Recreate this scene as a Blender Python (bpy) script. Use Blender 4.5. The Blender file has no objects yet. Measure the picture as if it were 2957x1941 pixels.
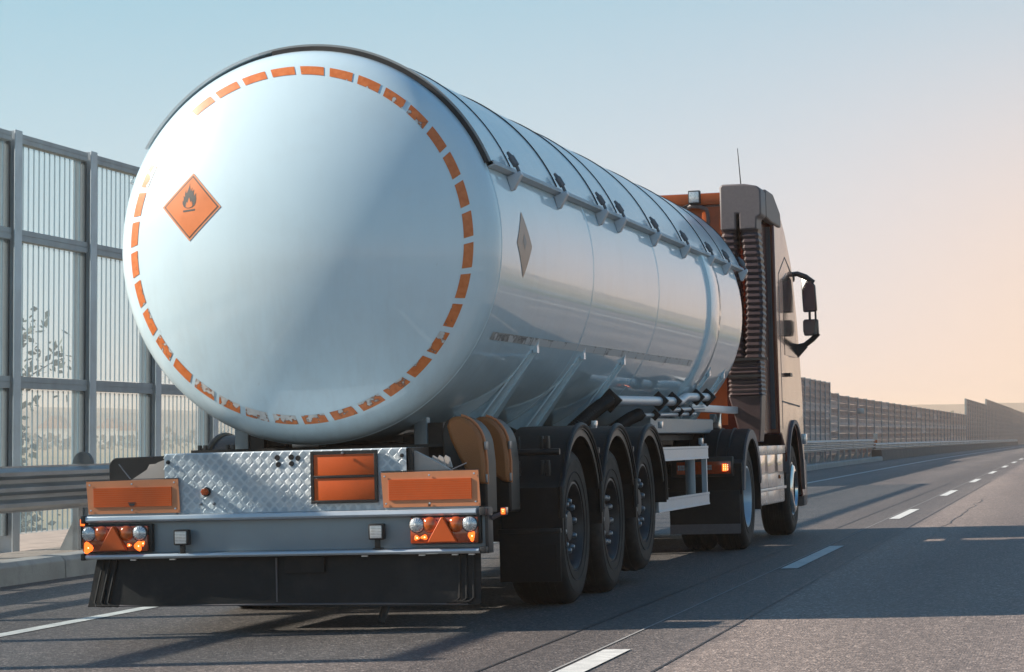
import bpy, bmesh, math, random
from mathutils import Vector, Matrix, noise as mnoise
random.seed(7)
PI = math.pi
R_ = math.radians
scene = bpy.context.scene
C = scene.collection

# ------------------------------------------------------------------ camera
cam_d = bpy.data.cameras.new('camera')
cam_d.sensor_width = 36.0
cam_d.lens = 90.8
cam_d.clip_start = 0.2
cam_d.clip_end = 12000
cam = bpy.data.objects.new('camera', cam_d)
C.objects.link(cam)
cam.location = (0, 0, 1.197)
cam.rotation_euler = (R_(90 + 2.129), 0, R_(12.355))
scene.camera = cam

# ------------------------------------------------------------------ sky
SUN_EL, SUN_TURN = R_(30.3), R_(9.0)          # light travels to +X, turned a little to +Y
world = bpy.data.worlds.new('World')
scene.world = world
world.use_nodes = True
wt = world.node_tree
wt.nodes.clear()


def N(t, kind, **kw):
    n = t.nodes.new(kind)
    for k, v in kw.items():
        setattr(n, k, v)
    return n


def math_node(t, op, a, b=None, c=None):
    n = N(t, 'ShaderNodeMath', operation=op)
    for i, x in enumerate((a, b, c)):
        if x is None:
            continue
        if isinstance(x, (int, float)):
            n.inputs[i].default_value = x
        else:
            t.links.new(x, n.inputs[i])
    return n.outputs[0]


def mix_col(t, fac, a, b, blend='MIX'):
    n = N(t, 'ShaderNodeMix', data_type='RGBA', blend_type=blend)
    for s, x in ((n.inputs['Factor'], fac), (n.inputs['A'], a), (n.inputs['B'], b)):
        pass
    ins = [n.inputs[0], n.inputs[6], n.inputs[7]]
    for s, x in zip(ins, (fac, a, b)):
        if isinstance(x, (int, float)):
            s.default_value = x
        elif isinstance(x, tuple):
            s.default_value = (*x[:3], 1)
        else:
            t.links.new(x, s)
    return n.outputs[2]


def ramp(t, fac, stops):
    n = N(t, 'ShaderNodeValToRGB')
    e = n.color_ramp.elements
    while len(e) < len(stops):
        e.new(0.5)
    for el, (p, col) in zip(e, stops):
        el.position = p
        el.color = (*col[:3], 1)
    t.links.new(fac, n.inputs[0])
    return n.outputs[0]


SKY_STRENGTH = 0.1
tc = N(wt, 'ShaderNodeTexCoord')
sep = N(wt, 'ShaderNodeSeparateXYZ')
wt.links.new(tc.outputs['Generated'], sep.inputs[0])
zz = math_node(wt, 'MULTIPLY_ADD', sep.outputs[2], 0.5, 0.5)
grad = ramp(wt, zz, [(0.0, (.13, .12, .11)), (.485, (.24, .22, .21)), (.502, (.56, .68, .74)), (.583, (.275, .50, .61)),
                     (.70, (.06, .24, .43)), (1.0, (.018, .095, .25))])


def lobe(az, el, n):
    d = N(wt, 'ShaderNodeVectorMath', operation='DOT_PRODUCT')
    wt.links.new(tc.outputs['Generated'], d.inputs[0])
    d.inputs[1].default_value = (math.sin(az) * math.cos(el), math.cos(az) * math.cos(el), math.sin(el))
    return math_node(wt, 'POWER', math_node(wt, 'MAXIMUM', d.outputs['Value'], 0.0), n)


low = math_node(wt, 'POWER', 2.718, math_node(wt, 'MULTIPLY', math_node(wt, 'POWER', math_node(wt, 'MULTIPLY', sep.outputs[2], 6.0), 2.0), -1.0))
pink = math_node(wt, 'MULTIPLY', math_node(wt, 'MULTIPLY', lobe(R_(6), R_(3), 20.0), low), 0.95)
peach = math_node(wt, 'MULTIPLY', math_node(wt, 'MULTIPLY', lobe(R_(4), R_(2), 105.0), low), 1.0)
up = math_node(wt, 'GREATER_THAN', sep.outputs[2], -0.02)
g1 = mix_col(wt, math_node(wt, 'MULTIPLY', pink, up), grad, (.65, .55, .62))
g2 = mix_col(wt, math_node(wt, 'MULTIPLY', peach, up), g1, (.84, .60, .44))
sky = N(wt, 'ShaderNodeTexSky', sky_type='NISHITA', sun_disc=False)
sky.sun_elevation = SUN_EL
sky.sun_rotation = R_(-90) + SUN_TURN * -1
sky.altitude = 200
sc_ = N(wt, 'ShaderNodeVectorMath', operation='SCALE')
wt.links.new(g2, sc_.inputs[0])
sc_.inputs['Scale'].default_value = .68 / SKY_STRENGTH
skymix = mix_col(wt, 0.90, sky.outputs[0], sc_.outputs[0])
bg = N(wt, 'ShaderNodeBackground')
bg.inputs['Strength'].default_value = SKY_STRENGTH
wt.links.new(skymix, bg.inputs['Color'])
wo = N(wt, 'ShaderNodeOutputWorld')
wt.links.new(bg.outputs[0], wo.inputs['Surface'])

# ------------------------------------------------------------------ sun
sun_d = bpy.data.lights.new('sun', 'SUN')
sun_d.energy = 5.0
sun_d.angle = R_(0.55)
sun_d.color = (1.0, .90, .77)
sun = bpy.data.objects.new('sun', sun_d)
C.objects.link(sun)
ldir = Vector((math.cos(SUN_TURN) * math.cos(SUN_EL), math.sin(SUN_TURN) * math.cos(SUN_EL), -math.sin(SUN_EL)))
sun.rotation_euler = ldir.to_track_quat('-Z', 'Y').to_euler()
sun.location = (-30, 0, 30)

scene.view_settings.view_transform = 'Standard'
scene.view_settings.look = 'None'
scene.view_settings.exposure = 0.85
scene.view_settings.gamma = 1.0
scene.view_settings.use_curve_mapping = False
scene.cycles.volume_bounces = 1
scene.cycles.transparent_max_bounces = 24
scene.cycles.max_bounces = 8


# ================================================================== helpers
def material(name, col, rough=.5, metal=0., var=.12, scale=6., bump=0., bscale=60., coat=0., col2=None, dirt=None,
             dirt_scale=2.5, dirt_amt=.5, spec=.5, stretch=None, aniso=0.):
    """Principled material; colour broken by noise, optional dirt blotches, optional fine bump."""
    m = bpy.data.materials.new(name)
    m.use_nodes = True
    t = m.node_tree
    b = t.nodes['Principled BSDF']
    tcn = N(t, 'ShaderNodeTexCoord')
    vec = tcn.outputs['Object']
    if stretch:
        mp = N(t, 'ShaderNodeMapping')
        mp.inputs['Scale'].default_value = stretch
        t.links.new(vec, mp.inputs['Vector'])
        vec = mp.outputs[0]
    nz = N(t, 'ShaderNodeTexNoise')
    nz.inputs['Scale'].default_value = scale
    nz.inputs['Detail'].default_value = 5
    nz.inputs['Roughness'].default_value = .6
    t.links.new(vec, nz.inputs['Vector'])
    lo = tuple(c * (1 - var) for c in col)
    hi = tuple(min(1, c * (1 + var)) for c in (col2 or col))
    c = ramp(t, nz.outputs['Fac'], [(.3, lo), (.7, hi)])
    if dirt:
        n2 = N(t, 'ShaderNodeTexNoise')
        n2.inputs['Scale'].default_value = dirt_scale
        n2.inputs['Detail'].default_value = 8
        n2.inputs['Roughness'].default_value = .7
        t.links.new(vec, n2.inputs['Vector'])
        f = ramp(t, n2.outputs['Fac'], [(.48, (0, 0, 0)), (.75, (dirt_amt,) * 3)])
        c = mix_col(t, f, c, dirt)
    t.links.new(c, b.inputs['Base Color'])
    rr = math_node(t, 'MULTIPLY_ADD', nz.outputs['Fac'], .16 * (1 if rough < .9 else 0), max(.02, rough - .08))
    t.links.new(rr, b.inputs['Roughness'])
    b.inputs['Metallic'].default_value = metal
    b.inputs['Specular IOR Level'].default_value = spec
    if coat:
        b.inputs['Coat Weight'].default_value = coat
        b.inputs['Coat Roughness'].default_value = .05
    if bump:
        n3 = N(t, 'ShaderNodeTexNoise')
        n3.inputs['Scale'].default_value = bscale
        n3.inputs['Detail'].default_value = 3
        t.links.new(vec, n3.inputs['Vector'])
        bp = N(t, 'ShaderNodeBump')
        bp.inputs['Strength'].default_value = bump
        bp.inputs['Distance'].default_value = .01
        t.links.new(n3.outputs['Fac'], bp.inputs['Height'])
        t.links.new(bp.outputs[0], b.inputs['Normal'])
    return m


def emitter(name, col, strength):
    m = bpy.data.materials.new(name)
    m.use_nodes = True
    b = m.node_tree.nodes['Principled BSDF']
    b.inputs['Base Color'].default_value = (*col, 1)
    b.inputs['Emission Color'].default_value = (*col, 1)
    b.inputs['Emission Strength'].default_value = strength
    return m


class MB:
    """collects shapes, then links them as one mesh object"""

    def __init__(s, off=(0, 0, 0)):
        s.v, s.f, s.m = [], [], []
        s.off = Vector(off)

    def add(s, vs, fs, m=0):
        b = len(s.v)
        s.v += [tuple(Vector(v) + s.off) for v in vs]
        s.f += [tuple(i + b for i in f) for f in fs]
        s.m += [m] * len(fs)
        return s

    def box(s, x0, x1, y0, y1, z0, z1, m=0, c=0.):
        if c > 0:
            X, Y, Z = (x0, x1), (y0, y1), (z0, z1)
            bm = bmesh.new()
            bmesh.ops.create_cube(bm, size=1)
            for v in bm.verts:
                v.co = (X[v.co.x > 0], Y[v.co.y > 0], Z[v.co.z > 0])
            bmesh.ops.bevel(bm, geom=bm.edges[:], offset=c, segments=2, affect='EDGES', profile=.6)
            s.bm(bm, m)
            return s
        vs = [(x, y, z) for x in (x0, x1) for y in (y0, y1) for z in (z0, z1)]
        return s.add(vs, [(0, 1, 3, 2), (4, 6, 7, 5), (0, 4, 5, 1), (2, 3, 7, 6), (0, 2, 6, 4), (1, 5, 7, 3)], m)

    def bm(s, bm, m=0):
        bm.verts.index_update()
        s.add([v.co[:] for v in bm.verts], [[v.index for v in f.verts] for f in bm.faces], m)
        bm.free()
        return s

    def prism(s, poly, axis, a0, a1, m=0):
        n = len(poly)

        def P(p, a):
            return (a, p[0], p[1]) if axis == 'u' else (p[0], a, p[1]) if axis == 'v' else (p[0], p[1], a)
        vs = [P(p, a0) for p in poly] + [P(p, a1) for p in poly]
        fs = [tuple(range(n)), tuple(range(2 * n - 1, n - 1, -1))]
        fs += [(i, i + n, (i + 1) % n + n, (i + 1) % n) for i in range(n)]
        return s.add(vs, fs, m)

    def quadplate(s, p, t, m=0):
        """four corner points thickened along the normal"""
        p = [Vector(q) for q in p]
        n = (p[1] - p[0]).cross(p[2] - p[0]).normalized() * t
        vs = p + [q + n for q in p]
        k = len(p)
        fs = [tuple(range(k)), tuple(range(2 * k - 1, k - 1, -1))] + [(i, i + k, (i + 1) % k + k, (i + 1) % k) for i in range(k)]
        return s.add(vs, fs, m)

    def tube(s, pts, r, n=8, m=0, caps=True, closed=False):
        pts = [Vector(p) for p in pts]
        k = len(pts)
        rs = r if isinstance(r, (list, tuple)) else [r] * k
        vs, fs = [], []
        up = None
        for i, p in enumerate(pts):
            if closed:
                d = pts[(i + 1) % k] - pts[i - 1]
            else:
                d = pts[min(i + 1, k - 1)] - pts[max(i - 1, 0)]
            d.normalize()
            if up is None:
                up = d.orthogonal().normalized()
            else:
                up = (up - d * up.dot(d)).normalized()
            w = d.cross(up)
            vs += [p + (up * math.cos(2 * PI * j / n) + w * math.sin(2 * PI * j / n)) * rs[i] for j in range(n)]
        for i in range(k if closed else k - 1):
            a, b = i * n, ((i + 1) % k) * n
            fs += [(a + j, a + (j + 1) % n, b + (j + 1) % n, b + j) for j in range(n)]
        if caps and not closed:
            fs += [tuple(range(n - 1, -1, -1)), tuple(range((k - 1) * n, k * n))]
        return s.add(vs, fs, m)

    def lathe(s, prof, c, axis='u', n=48, m=0, closed=False, a0=0., a1=2 * PI):
        """prof = list of (radius, position along axis)"""
        full = abs(a1 - a0 - 2 * PI) < 1e-6
        cnt = n if full else n + 1
        vs, fs = [], []
        for (r, a) in prof:
            for j in range(cnt):
                t = a0 + (a1 - a0) * j / n
                x, y = r * math.cos(t), r * math.sin(t)
                if axis == 'u':
                    q = (c[0] + a, c[1] + x, c[2] + y)
                elif axis == 'v':
                    q = (c[0] + x, c[1] + a, c[2] + y)
                else:
                    q = (c[0] + x, c[1] + y, c[2] + a)
                vs.append(q)
        k = len(prof)
        for i in range(k if closed else k - 1):
            for j in range(n):
                j2 = (j + 1) % cnt
                a, b = i * cnt, ((i + 1) % k) * cnt
                fs.append((a + j, a + j2, b + j2, b + j))
        return s.add(vs, fs, m)

    def grid(s, fn, nu, nv, m=0):
        vs = [fn(i / nu, j / nv) for i in range(nu + 1) for j in range(nv + 1)]
        fs = [(i * (nv + 1) + j, (i + 1) * (nv + 1) + j, (i + 1) * (nv + 1) + j + 1, i * (nv + 1) + j + 1)
              for i in range(nu) for j in range(nv)]
        return s.add(vs, fs, m)

    def build(s, name, mats, parent=None, bevel=0., sharp=38., kind=None, label=None, weld=False):
        me = bpy.data.meshes.new(name)
        me.from_pydata(s.v, [], s.f)
        if not isinstance(mats, (list, tuple)):
            mats = [mats]
        for mt in mats:
            me.materials.append(mt)
        me.polygons.foreach_set('material_index', s.m)
        bm = bmesh.new()
        bm.from_mesh(me)
        if weld:
            bmesh.ops.remove_doubles(bm, verts=bm.verts, dist=1e-5)
        bmesh.ops.recalc_face_normals(bm, faces=bm.faces)
        bm.to_mesh(me)
        bm.free()
        me.polygons.foreach_set('use_smooth', [True] * len(me.polygons))
        me.set_sharp_from_angle(angle=R_(sharp))
        o = bpy.data.objects.new(name, me)
        C.objects.link(o)
        if parent:
            o.parent = parent
        if bevel:
            md = o.modifiers.new('bevel', 'BEVEL')
            md.width = bevel
            md.segments = 2
            md.limit_method = 'ANGLE'
            md.angle_limit = R_(40)
            md.harden_normals = False
        if kind:
            o['kind'] = kind
        if label:
            o['label'] = label
        return o


def thing(name, label, cat, loc=(0, 0, 0), group=None, mat=None):
    o = bpy.data.objects.new(name, None)
    o.empty_display_size = .3
    C.objects.link(o)
    if mat is not None:
        o.matrix_world = mat
    else:
        o.location = loc
    o['label'] = label
    o['category'] = cat
    if group:
        o['group'] = group
    return o


def tag(o, label, cat, group=None):
    o['label'] = label
    o['category'] = cat
    if group:
        o['group'] = group
    return o


def structure(o):
    o['kind'] = 'structure'
    return o


def copy_part(o, parent, loc=None):
    c = o.copy()
    C.objects.link(c)
    c.parent = parent
    if loc is not None:
        c.location = loc
    return c


def copy_tree(o, parent=None):
    c = o.copy()
    C.objects.link(c)
    c.parent = parent
    for ch in list(o.children):
        copy_tree(ch, c)
    return c


def arc(cx, cy, r, a0, a1, n):
    return [(cx + r * math.cos(R_(a0 + (a1 - a0) * i / n)), cy + r * math.sin(R_(a0 + (a1 - a0) * i / n))) for i in range(n + 1)]


# ================================================================== materials
def asphalt_material():
    m = bpy.data.materials.new('asphalt')
    m.use_nodes = True
    t = m.node_tree
    b = t.nodes['Principled BSDF']
    tcn = N(t, 'ShaderNodeTexCoord')
    o = tcn.outputs['Object']
    fine = N(t, 'ShaderNodeTexVoronoi')
    fine.inputs['Scale'].default_value = 75
    t.links.new(o, fine.inputs['Vector'])
    sepc = N(t, 'ShaderNodeSeparateColor')
    t.links.new(fine.outputs['Color'], sepc.inputs[0])
    stones = ramp(t, sepc.outputs[0], [(.0, (.095, .080, .073)), (.5, (.175, .147, .133)), (.85, (.25, .21, .19)), (.97, (.50, .42, .375))])
    big = N(t, 'ShaderNodeTexNoise')
    big.inputs['Scale'].default_value = .55
    big.inputs['Detail'].default_value = 6
    mp = N(t, 'ShaderNodeMapping')
    mp.inputs['Scale'].default_value = (1.6, .12, 1)
    t.links.new(o, mp.inputs['Vector'])
    t.links.new(mp.outputs[0], big.inputs['Vector'])
    tone = ramp(t, big.outputs['Fac'], [(.3, (.78, .78, .80)), (.72, (1.22, 1.20, 1.17))])
    c = mix_col(t, 1.0, stones, tone, 'MULTIPLY')
    # two darker wheel tracks per lane
    sx = N(t, 'ShaderNodeSeparateXYZ')
    t.links.new(o, sx.inputs[0])
    w = math_node(t, 'SINE', math_node(t, 'MULTIPLY', math_node(t, 'ADD', sx.outputs[0], 2.35), 2 * PI / 2.03))
    w = math_node(t, 'MULTIPLY_ADD', w, .13, .93)
    cw = N(t, 'ShaderNodeCombineColor')
    for i in range(3):
        t.links.new(w, cw.inputs[i])
    c = mix_col(t, 1.0, c, cw.outputs[0], 'MULTIPLY')
    # the asphalt left of the tar joint is darker than right of it
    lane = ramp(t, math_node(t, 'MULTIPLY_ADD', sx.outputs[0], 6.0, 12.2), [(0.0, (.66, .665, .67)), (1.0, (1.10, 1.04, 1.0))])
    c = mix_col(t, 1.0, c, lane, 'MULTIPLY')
    # oil drips and patches down the lanes
    mp2 = N(t, 'ShaderNodeMapping')
    mp2.inputs['Scale'].default_value = (1.1, .35, 1)
    t.links.new(o, mp2.inputs['Vector'])
    oil = N(t, 'ShaderNodeTexNoise')
    oil.inputs['Scale'].default_value = 1.3
    oil.inputs['Detail'].default_value = 9
    oil.inputs['Roughness'].default_value = .75
    t.links.new(mp2.outputs[0], oil.inputs['Vector'])
    c = mix_col(t, ramp(t, oil.outputs['Fac'], [(.56, (0, 0, 0)), (.74, (.35, .35, .35))]), c, (.055, .048, .045))
    t.links.new(c, b.inputs['Base Color'])
    b.inputs['Roughness'].default_value = .6
    b.inputs['Specular IOR Level'].default_value = .4
    bp = N(t, 'ShaderNodeBump')
    bp.inputs['Strength'].default_value = .55
    bp.inputs['Distance'].default_value = .012
    t.links.new(fine.outputs['Distance'], bp.inputs['Height'])
    t.links.new(bp.outputs[0], b.inputs['Normal'])
    return m


M_asphalt = asphalt_material()
M_line = material('road_paint', (.62, .61, .58), .6, var=.25, scale=14, dirt=(.16, .16, .16), dirt_scale=7, dirt_amt=.55, bump=.3, bscale=90)
M_seam = material('seam_filler', (.30, .29, .28), .7, var=.3, scale=30)
M_crack = material('tar_joint', (.03, .03, .032), .5, var=.3, scale=20)
M_concrete = material('concrete', (.36, .34, .32), .85, var=.2, scale=5, bump=.4, bscale=50, dirt=(.12, .11, .10), dirt_amt=.6)
M_paving = material('paving', (.34, .28, .24), .85, var=.2, scale=8, bump=.3, bscale=60, dirt=(.14, .12, .1), stretch=(1, .3, 1))
M_galv = material('galvanised_steel', (.40, .42, .43), .42, metal=.75, var=.22, scale=3.5, dirt=(.22, .2, .18), dirt_amt=.5, stretch=(1, .3, 1))
M_post = material('grey_painted_steel', (.42, .47, .50), .5, metal=.15, var=.12, scale=3, dirt=(.2, .19, .18), dirt_amt=.4)
M_rail = material('grey_rail_steel', (.27, .30, .315), .55, metal=.1, var=.15, scale=4)
M_gasket = material('dark_gasket', (.07, .085, .095), .6)
M_field = material('field', (.34, .24, .15), .95, var=.35, scale=.02, col2=(.24, .19, .10), stretch=(.25, 2.2, 1), dirt=(.10, .13, .06), dirt_scale=.012, dirt_amt=.9)
M_grass = material('verge_grass', (.10, .12, .05), .95, var=.4, scale=1.5, col2=(.2, .18, .09), bump=.8, bscale=12)
M_hill = material('wooded_hill', (.02, .042, .048), .95, var=.4, scale=.03, bump=.6, bscale=.08)
M_leaf = material('leaf', (.040, .060, .040), .6, var=.45, scale=1.3, col2=(.055, .078, .05))
M_bark = material('bark', (.08, .065, .05), .9, var=.3, scale=8, bump=.6, bscale=25)
M_white_wall = material('white_render', (.70, .68, .63), .8)
M_roof = material('roof_tile', (.28, .12, .08), .8, var=.25)
M_window = material('window_pane', (.04, .05, .06), .15, var=.1)
M_panel = material('noise_panel', (.46, .30, .25), .75, var=.18, scale=1.2, dirt=(.15, .13, .12), dirt_scale=.9, dirt_amt=.6, stretch=(1, 1, 5))
M_panel2 = material('pale_noise_panel', (.60, .44, .39), .75, var=.16, scale=1.2, dirt=(.2, .18, .16), dirt_scale=.9, dirt_amt=.6, stretch=(1, 1, 5))
M_orange_refl = material('orange_plastic', (.55, .15, .03), .4)


def acrylic_material():
    m = bpy.data.materials.new('clear_acrylic')
    m.use_nodes = True
    t = m.node_tree
    t.nodes.clear()
    tr = N(t, 'ShaderNodeBsdfTransparent')
    tr.inputs[0].default_value = (.84, .875, .885, 1)
    gl = N(t, 'ShaderNodeBsdfGlossy')
    gl.inputs['Roughness'].default_value = .03
    d1 = N(t, 'ShaderNodeBsdfDiffuse')
    d1.inputs[0].default_value = (.66, .76, .82, 1)
    d2 = N(t, 'ShaderNodeBsdfTranslucent')
    d2.inputs[0].default_value = (.66, .76, .82, 1)
    df = N(t, 'ShaderNodeAddShader')
    t.links.new(d1.outputs[0], df.inputs[0])
    t.links.new(d2.outputs[0], df.inputs[1])
    fr = N(t, 'ShaderNodeLayerWeight')
    fr.inputs['Blend'].default_value = .5
    m0 = N(t, 'ShaderNodeMixShader')
    m0.inputs[0].default_value = .045
    t.links.new(tr.outputs[0], m0.inputs[1])
    t.links.new(df.outputs[0], m0.inputs[2])
    m1 = N(t, 'ShaderNodeMixShader')
    t.links.new(math_node(t, 'MULTIPLY', math_node(t, 'POWER', fr.outputs['Facing'], 4.0), .35), m1.inputs[0])
    t.links.new(m0.outputs[0], m1.inputs[1])
    t.links.new(gl.outputs[0], m1.inputs[2])
    out = N(t, 'ShaderNodeOutputMaterial')
    t.links.new(m1.outputs[0], out.inputs['Surface'])
    return m


M_acrylic = acrylic_material()
M_thread = material('dark_thread', (.20, .31, .37), .5)

# ================================================================== the ground
K, XT = 0.0273, -4.5981                       # crossfall of the carriageway


def dip(y):
    if y < 85:
        return 0.
    if y < 150:
        return .0022 * (y - 85) ** 2 / 130.
    return .0022 * (y - 117.5)


def gz(x, y, d=0.):
    return K * (x - XT) - dip(y) + d


YS = [-60, -30, -10, 0, 8, 16, 24, 40, 60, 85, 95, 105, 115, 125, 135, 150, 200, 300, 450, 700, 1100]


def strip(x0, x1, y0, y1, d):
    mb = MB()
    ys = [y0] + [y for y in YS if y0 < y < y1] + [y1]
    vs, fs = [], []
    for y in ys:
        vs += [(x0, y, gz(x0, y, d)), (x1, y, gz(x1, y, d))]
    for i in range(len(ys) - 1):
        fs.append((2 * i, 2 * i + 1, 2 * i + 3, 2 * i + 2))
    return mb.add(vs, fs)


terrain = MB()
TR = [-9000, -3000, -1200, -500, -200, -80, -40, -22, -13.2, 8.6, 16, 30, 60, 200, 800, 3000, 9000]
TY = [-3000, -800, -200, -60, 0, 60, 120, 200, 400, 700, 1100, 2000, 4000, 9000]


def terr_z(x, y):
    h = -4.2
    e = -1.2 - dip(min(y, 400))
    a = max(-13.2 - x, x - 8.6, 0)
    f = min(1, a / 16.)
    if x > 0:
        h = -2.2 - min(3.0, max(0, y - 200) * .003)
    return e * (1 - f) + h * f


tv = [(x, y, terr_z(x, y)) for x in TR for y in TY]
tf = [(i * len(TY) + j, (i + 1) * len(TY) + j, (i + 1) * len(TY) + j + 1, i * len(TY) + j + 1)
      for i in range(len(TR) - 1) for j in range(len(TY) - 1)]
terrain.add(tv, tf)
structure(terrain.build('ground', M_field))

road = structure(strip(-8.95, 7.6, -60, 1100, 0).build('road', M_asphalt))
strip(-6.53, -6.40, -60, 1100, .004).build('edge_line', M_line, road)
strip(4.30, 4.45, -60, 1100, .004).build('edge_line', M_line, road)
strip(1.74, 1.75, -60, 300, .004).build('tar_joint', M_crack, road)
strip(-2.462, -2.448, -60, 300, .004).build('seam', M_seam, road)
strip(-1.965, -1.953, 8, 60, .004).build('tar_joint', M_crack, road)
strip(-2.83, -2.815, 8, 60, .004).build('tar_joint', M_crack, road)
for (cx, c0, c1, sd) in ((-1.55, 26., 44., 3.),):
    cm = MB()
    nseg = int((c1 - c0) / .35)
    vs = []
    for q in range(nseg + 1):
        yy = c0 + (c1 - c0) * q / nseg
        xx = cx + .10 * mnoise.noise(Vector((yy * .7, sd * 9, 0))) + .045 * mnoise.noise(Vector((yy * 3.1, sd * 5, 2)))
        w = .005 + .006 * abs(mnoise.noise(Vector((yy * 1.7, sd, 7))))
        vs += [(xx - w, yy, gz(xx - w, yy, .004)), (xx + w, yy, gz(xx + w, yy, .004))]
    cm.add(vs, [(2 * q, 2 * q + 1, 2 * q + 3, 2 * q + 2) for q in range(nseg)])
    cm.build('crack_seal', M_crack, road)
y = 8.95
while y < 330:
    strip(-2.42, -2.28, y, y + 4.35, .006).build('lane_dash', M_line, road)
    y += 12.52

# transverse wear is left to the material; kerb and raised paving on the left
kerb_w = structure(MB().build('kerb', M_concrete)) if False else None


def kerb_run(y0, y1):
    o = None
    n = int(round((y1 - y0) / 2.0))
    ke = bpy.data.objects.new('kerb', None)
    C.objects.link(ke)
    ke['kind'] = 'structure'
    ke.location = (-9.05, y0, gz(-9.05, y0))
    for i in range(n):
        a, b = y0 + i * 2.0, y0 + i * 2.0 + 1.985
        m = MB(off=(9.05, -y0, -gz(-9.05, y0)))
        zt = lambda x, yy: gz(x, yy, .20)
        j = random.uniform(-.006, .006)
        pr = [(-9.16, -.15), (-8.93, -.15), (-8.945, .16), (-8.985, .20), (-9.16, .205)]
        vs = [(p[0] + j, q, gz(-9.05, q) + p[1]) for q in (a, b) for p in pr]
        k = len(pr)
        fs = [tuple(range(k)), tuple(range(2 * k - 1, k - 1, -1))] + [(q, q + k, (q + 1) % k + k, (q + 1) % k) for q in range(k)]
        m.add(vs, fs).build('kerbstone', M_concrete, ke, bevel=.008)


kerb_run(8.0, 122.0)
pav = structure(strip(-13.0, -9.165, -20, 122, .165).build('pavement', M_paving))
# ribbed paving boards between kerb and barrier, each a strip with a joint
for i in range(24):
    a = 12 + i * 1.0
    mb = MB()
    for j in range(9):
        x0, x1 = -10.05 + j * .098, -10.05 + j * .098 + .088
        zz0, zz1 = gz(x0, a, .168), gz(x0, a, .19)
        mb.box(x0, x1, a, a + .985, zz0, zz1)
    mb.build('paving_slab', M_paving, pav)

# hills on the horizon, one ridge mesh, and a nearer tree belt
hb = MB()


def ridge(mb, dist, x0, x1, base, amp, seed, n, depth):
    vs, fs = [], []
    for i in range(n + 1):
        x = x0 + (x1 - x0) * i / n
        h = base + amp * (mnoise.fractal(Vector((x * .0012 + seed, seed * 3.1, 0)), 1.0, 2.1, 6) * .9 + .5)
        vs += [(x, dist, -8), (x, dist + depth * .5, h), (x, dist + depth, -8)]
    for i in range(n):
        a, b = 3 * i, 3 * i + 3
        fs += [(a, b, b + 1, a + 1), (a + 1, b + 1, b + 2, a + 2)]
    mb.add(vs, fs)


ridge(hb, 1700, -3200, 3200, 11, 13, 1.7, 240, 300)
ridge(hb, 1350, -2800, 200, 5, 9, 5.3, 200, 200)
structure(hb.build('hills', M_hill))


# ================================================================== vegetation
def leaf_cloud(mb, pts, n, size, spread):
    for _ in range(n):
        c = random.choice(pts)
        p = Vector(c[:3]) + Vector((random.gauss(0, 1), random.gauss(0, 1), random.gauss(0, .8))) * spread * c[3]
        d1 = Vector((random.uniform(-1, 1), random.uniform(-1, 1), random.uniform(-1, 1))).normalized()
        d2 = d1.orthogonal().normalized()
        d2.rotate(Matrix.Rotation(random.uniform(0, 6.28), 3, d1))
        s = size * random.uniform(.6, 1.4)
        mb.add([p - d1 * s, p + d2 * s * .55, p + d1 * s, p - d2 * s * .55], [(0, 1, 2, 3)])


def tree(loc, h, crown, label, group, leaves=2600, leaf=.07, seed=0, cat='tree'):
    random.seed(seed)
    t = thing('tree', label, cat, loc, group)
    tk = MB()
    limbs = []
    top = Vector((random.uniform(-.1, .1) * h, random.uniform(-.1, .1) * h, h * .72))
    tk.tube([(0, 0, -.6), tuple(top * .45 + Vector((.03 * h, 0, 0))), tuple(top)], [.045 * h * .5, .03 * h * .5, .012 * h * .5], 8)
    for i in range(14):
        f = random.uniform(.3, .95)
        s = top * f
        a = random.uniform(0, 2 * PI)
        L = crown * random.uniform(.55, 1.05) * (1.15 - f * .4)
        e = s + Vector((math.cos(a) * L, math.sin(a) * L, L * random.uniform(.1, .7)))
        mid = (s + e) / 2 + Vector((0, 0, -.06 * L))
        tk.tube([s, mid, e], [.012 * h * .6, .008 * h * .6, .003 * h * .6], 5)
        limbs.append((*e, 1.0))
        limbs.append((*mid, .8))
        for k in range(3):
            e2 = e + Vector((random.uniform(-1, 1), random.uniform(-1, 1), random.uniform(-.6, .8))) * L * .4
            tk.tube([e * .7 + mid * .3, e2], [.006 * h * .5, .002 * h * .5], 4)
            limbs.append((*e2, .7))
    tk.build('trunk', M_bark, t)
    cb = MB()
    leaf_cloud(cb, limbs, leaves, leaf, crown * .17)
    me = bpy.data.meshes.new('crown')
    cb.build('crown', M_leaf, t)
    return t


# ================================================================== left barrier (clear acrylic)
XB = -10.25


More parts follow.
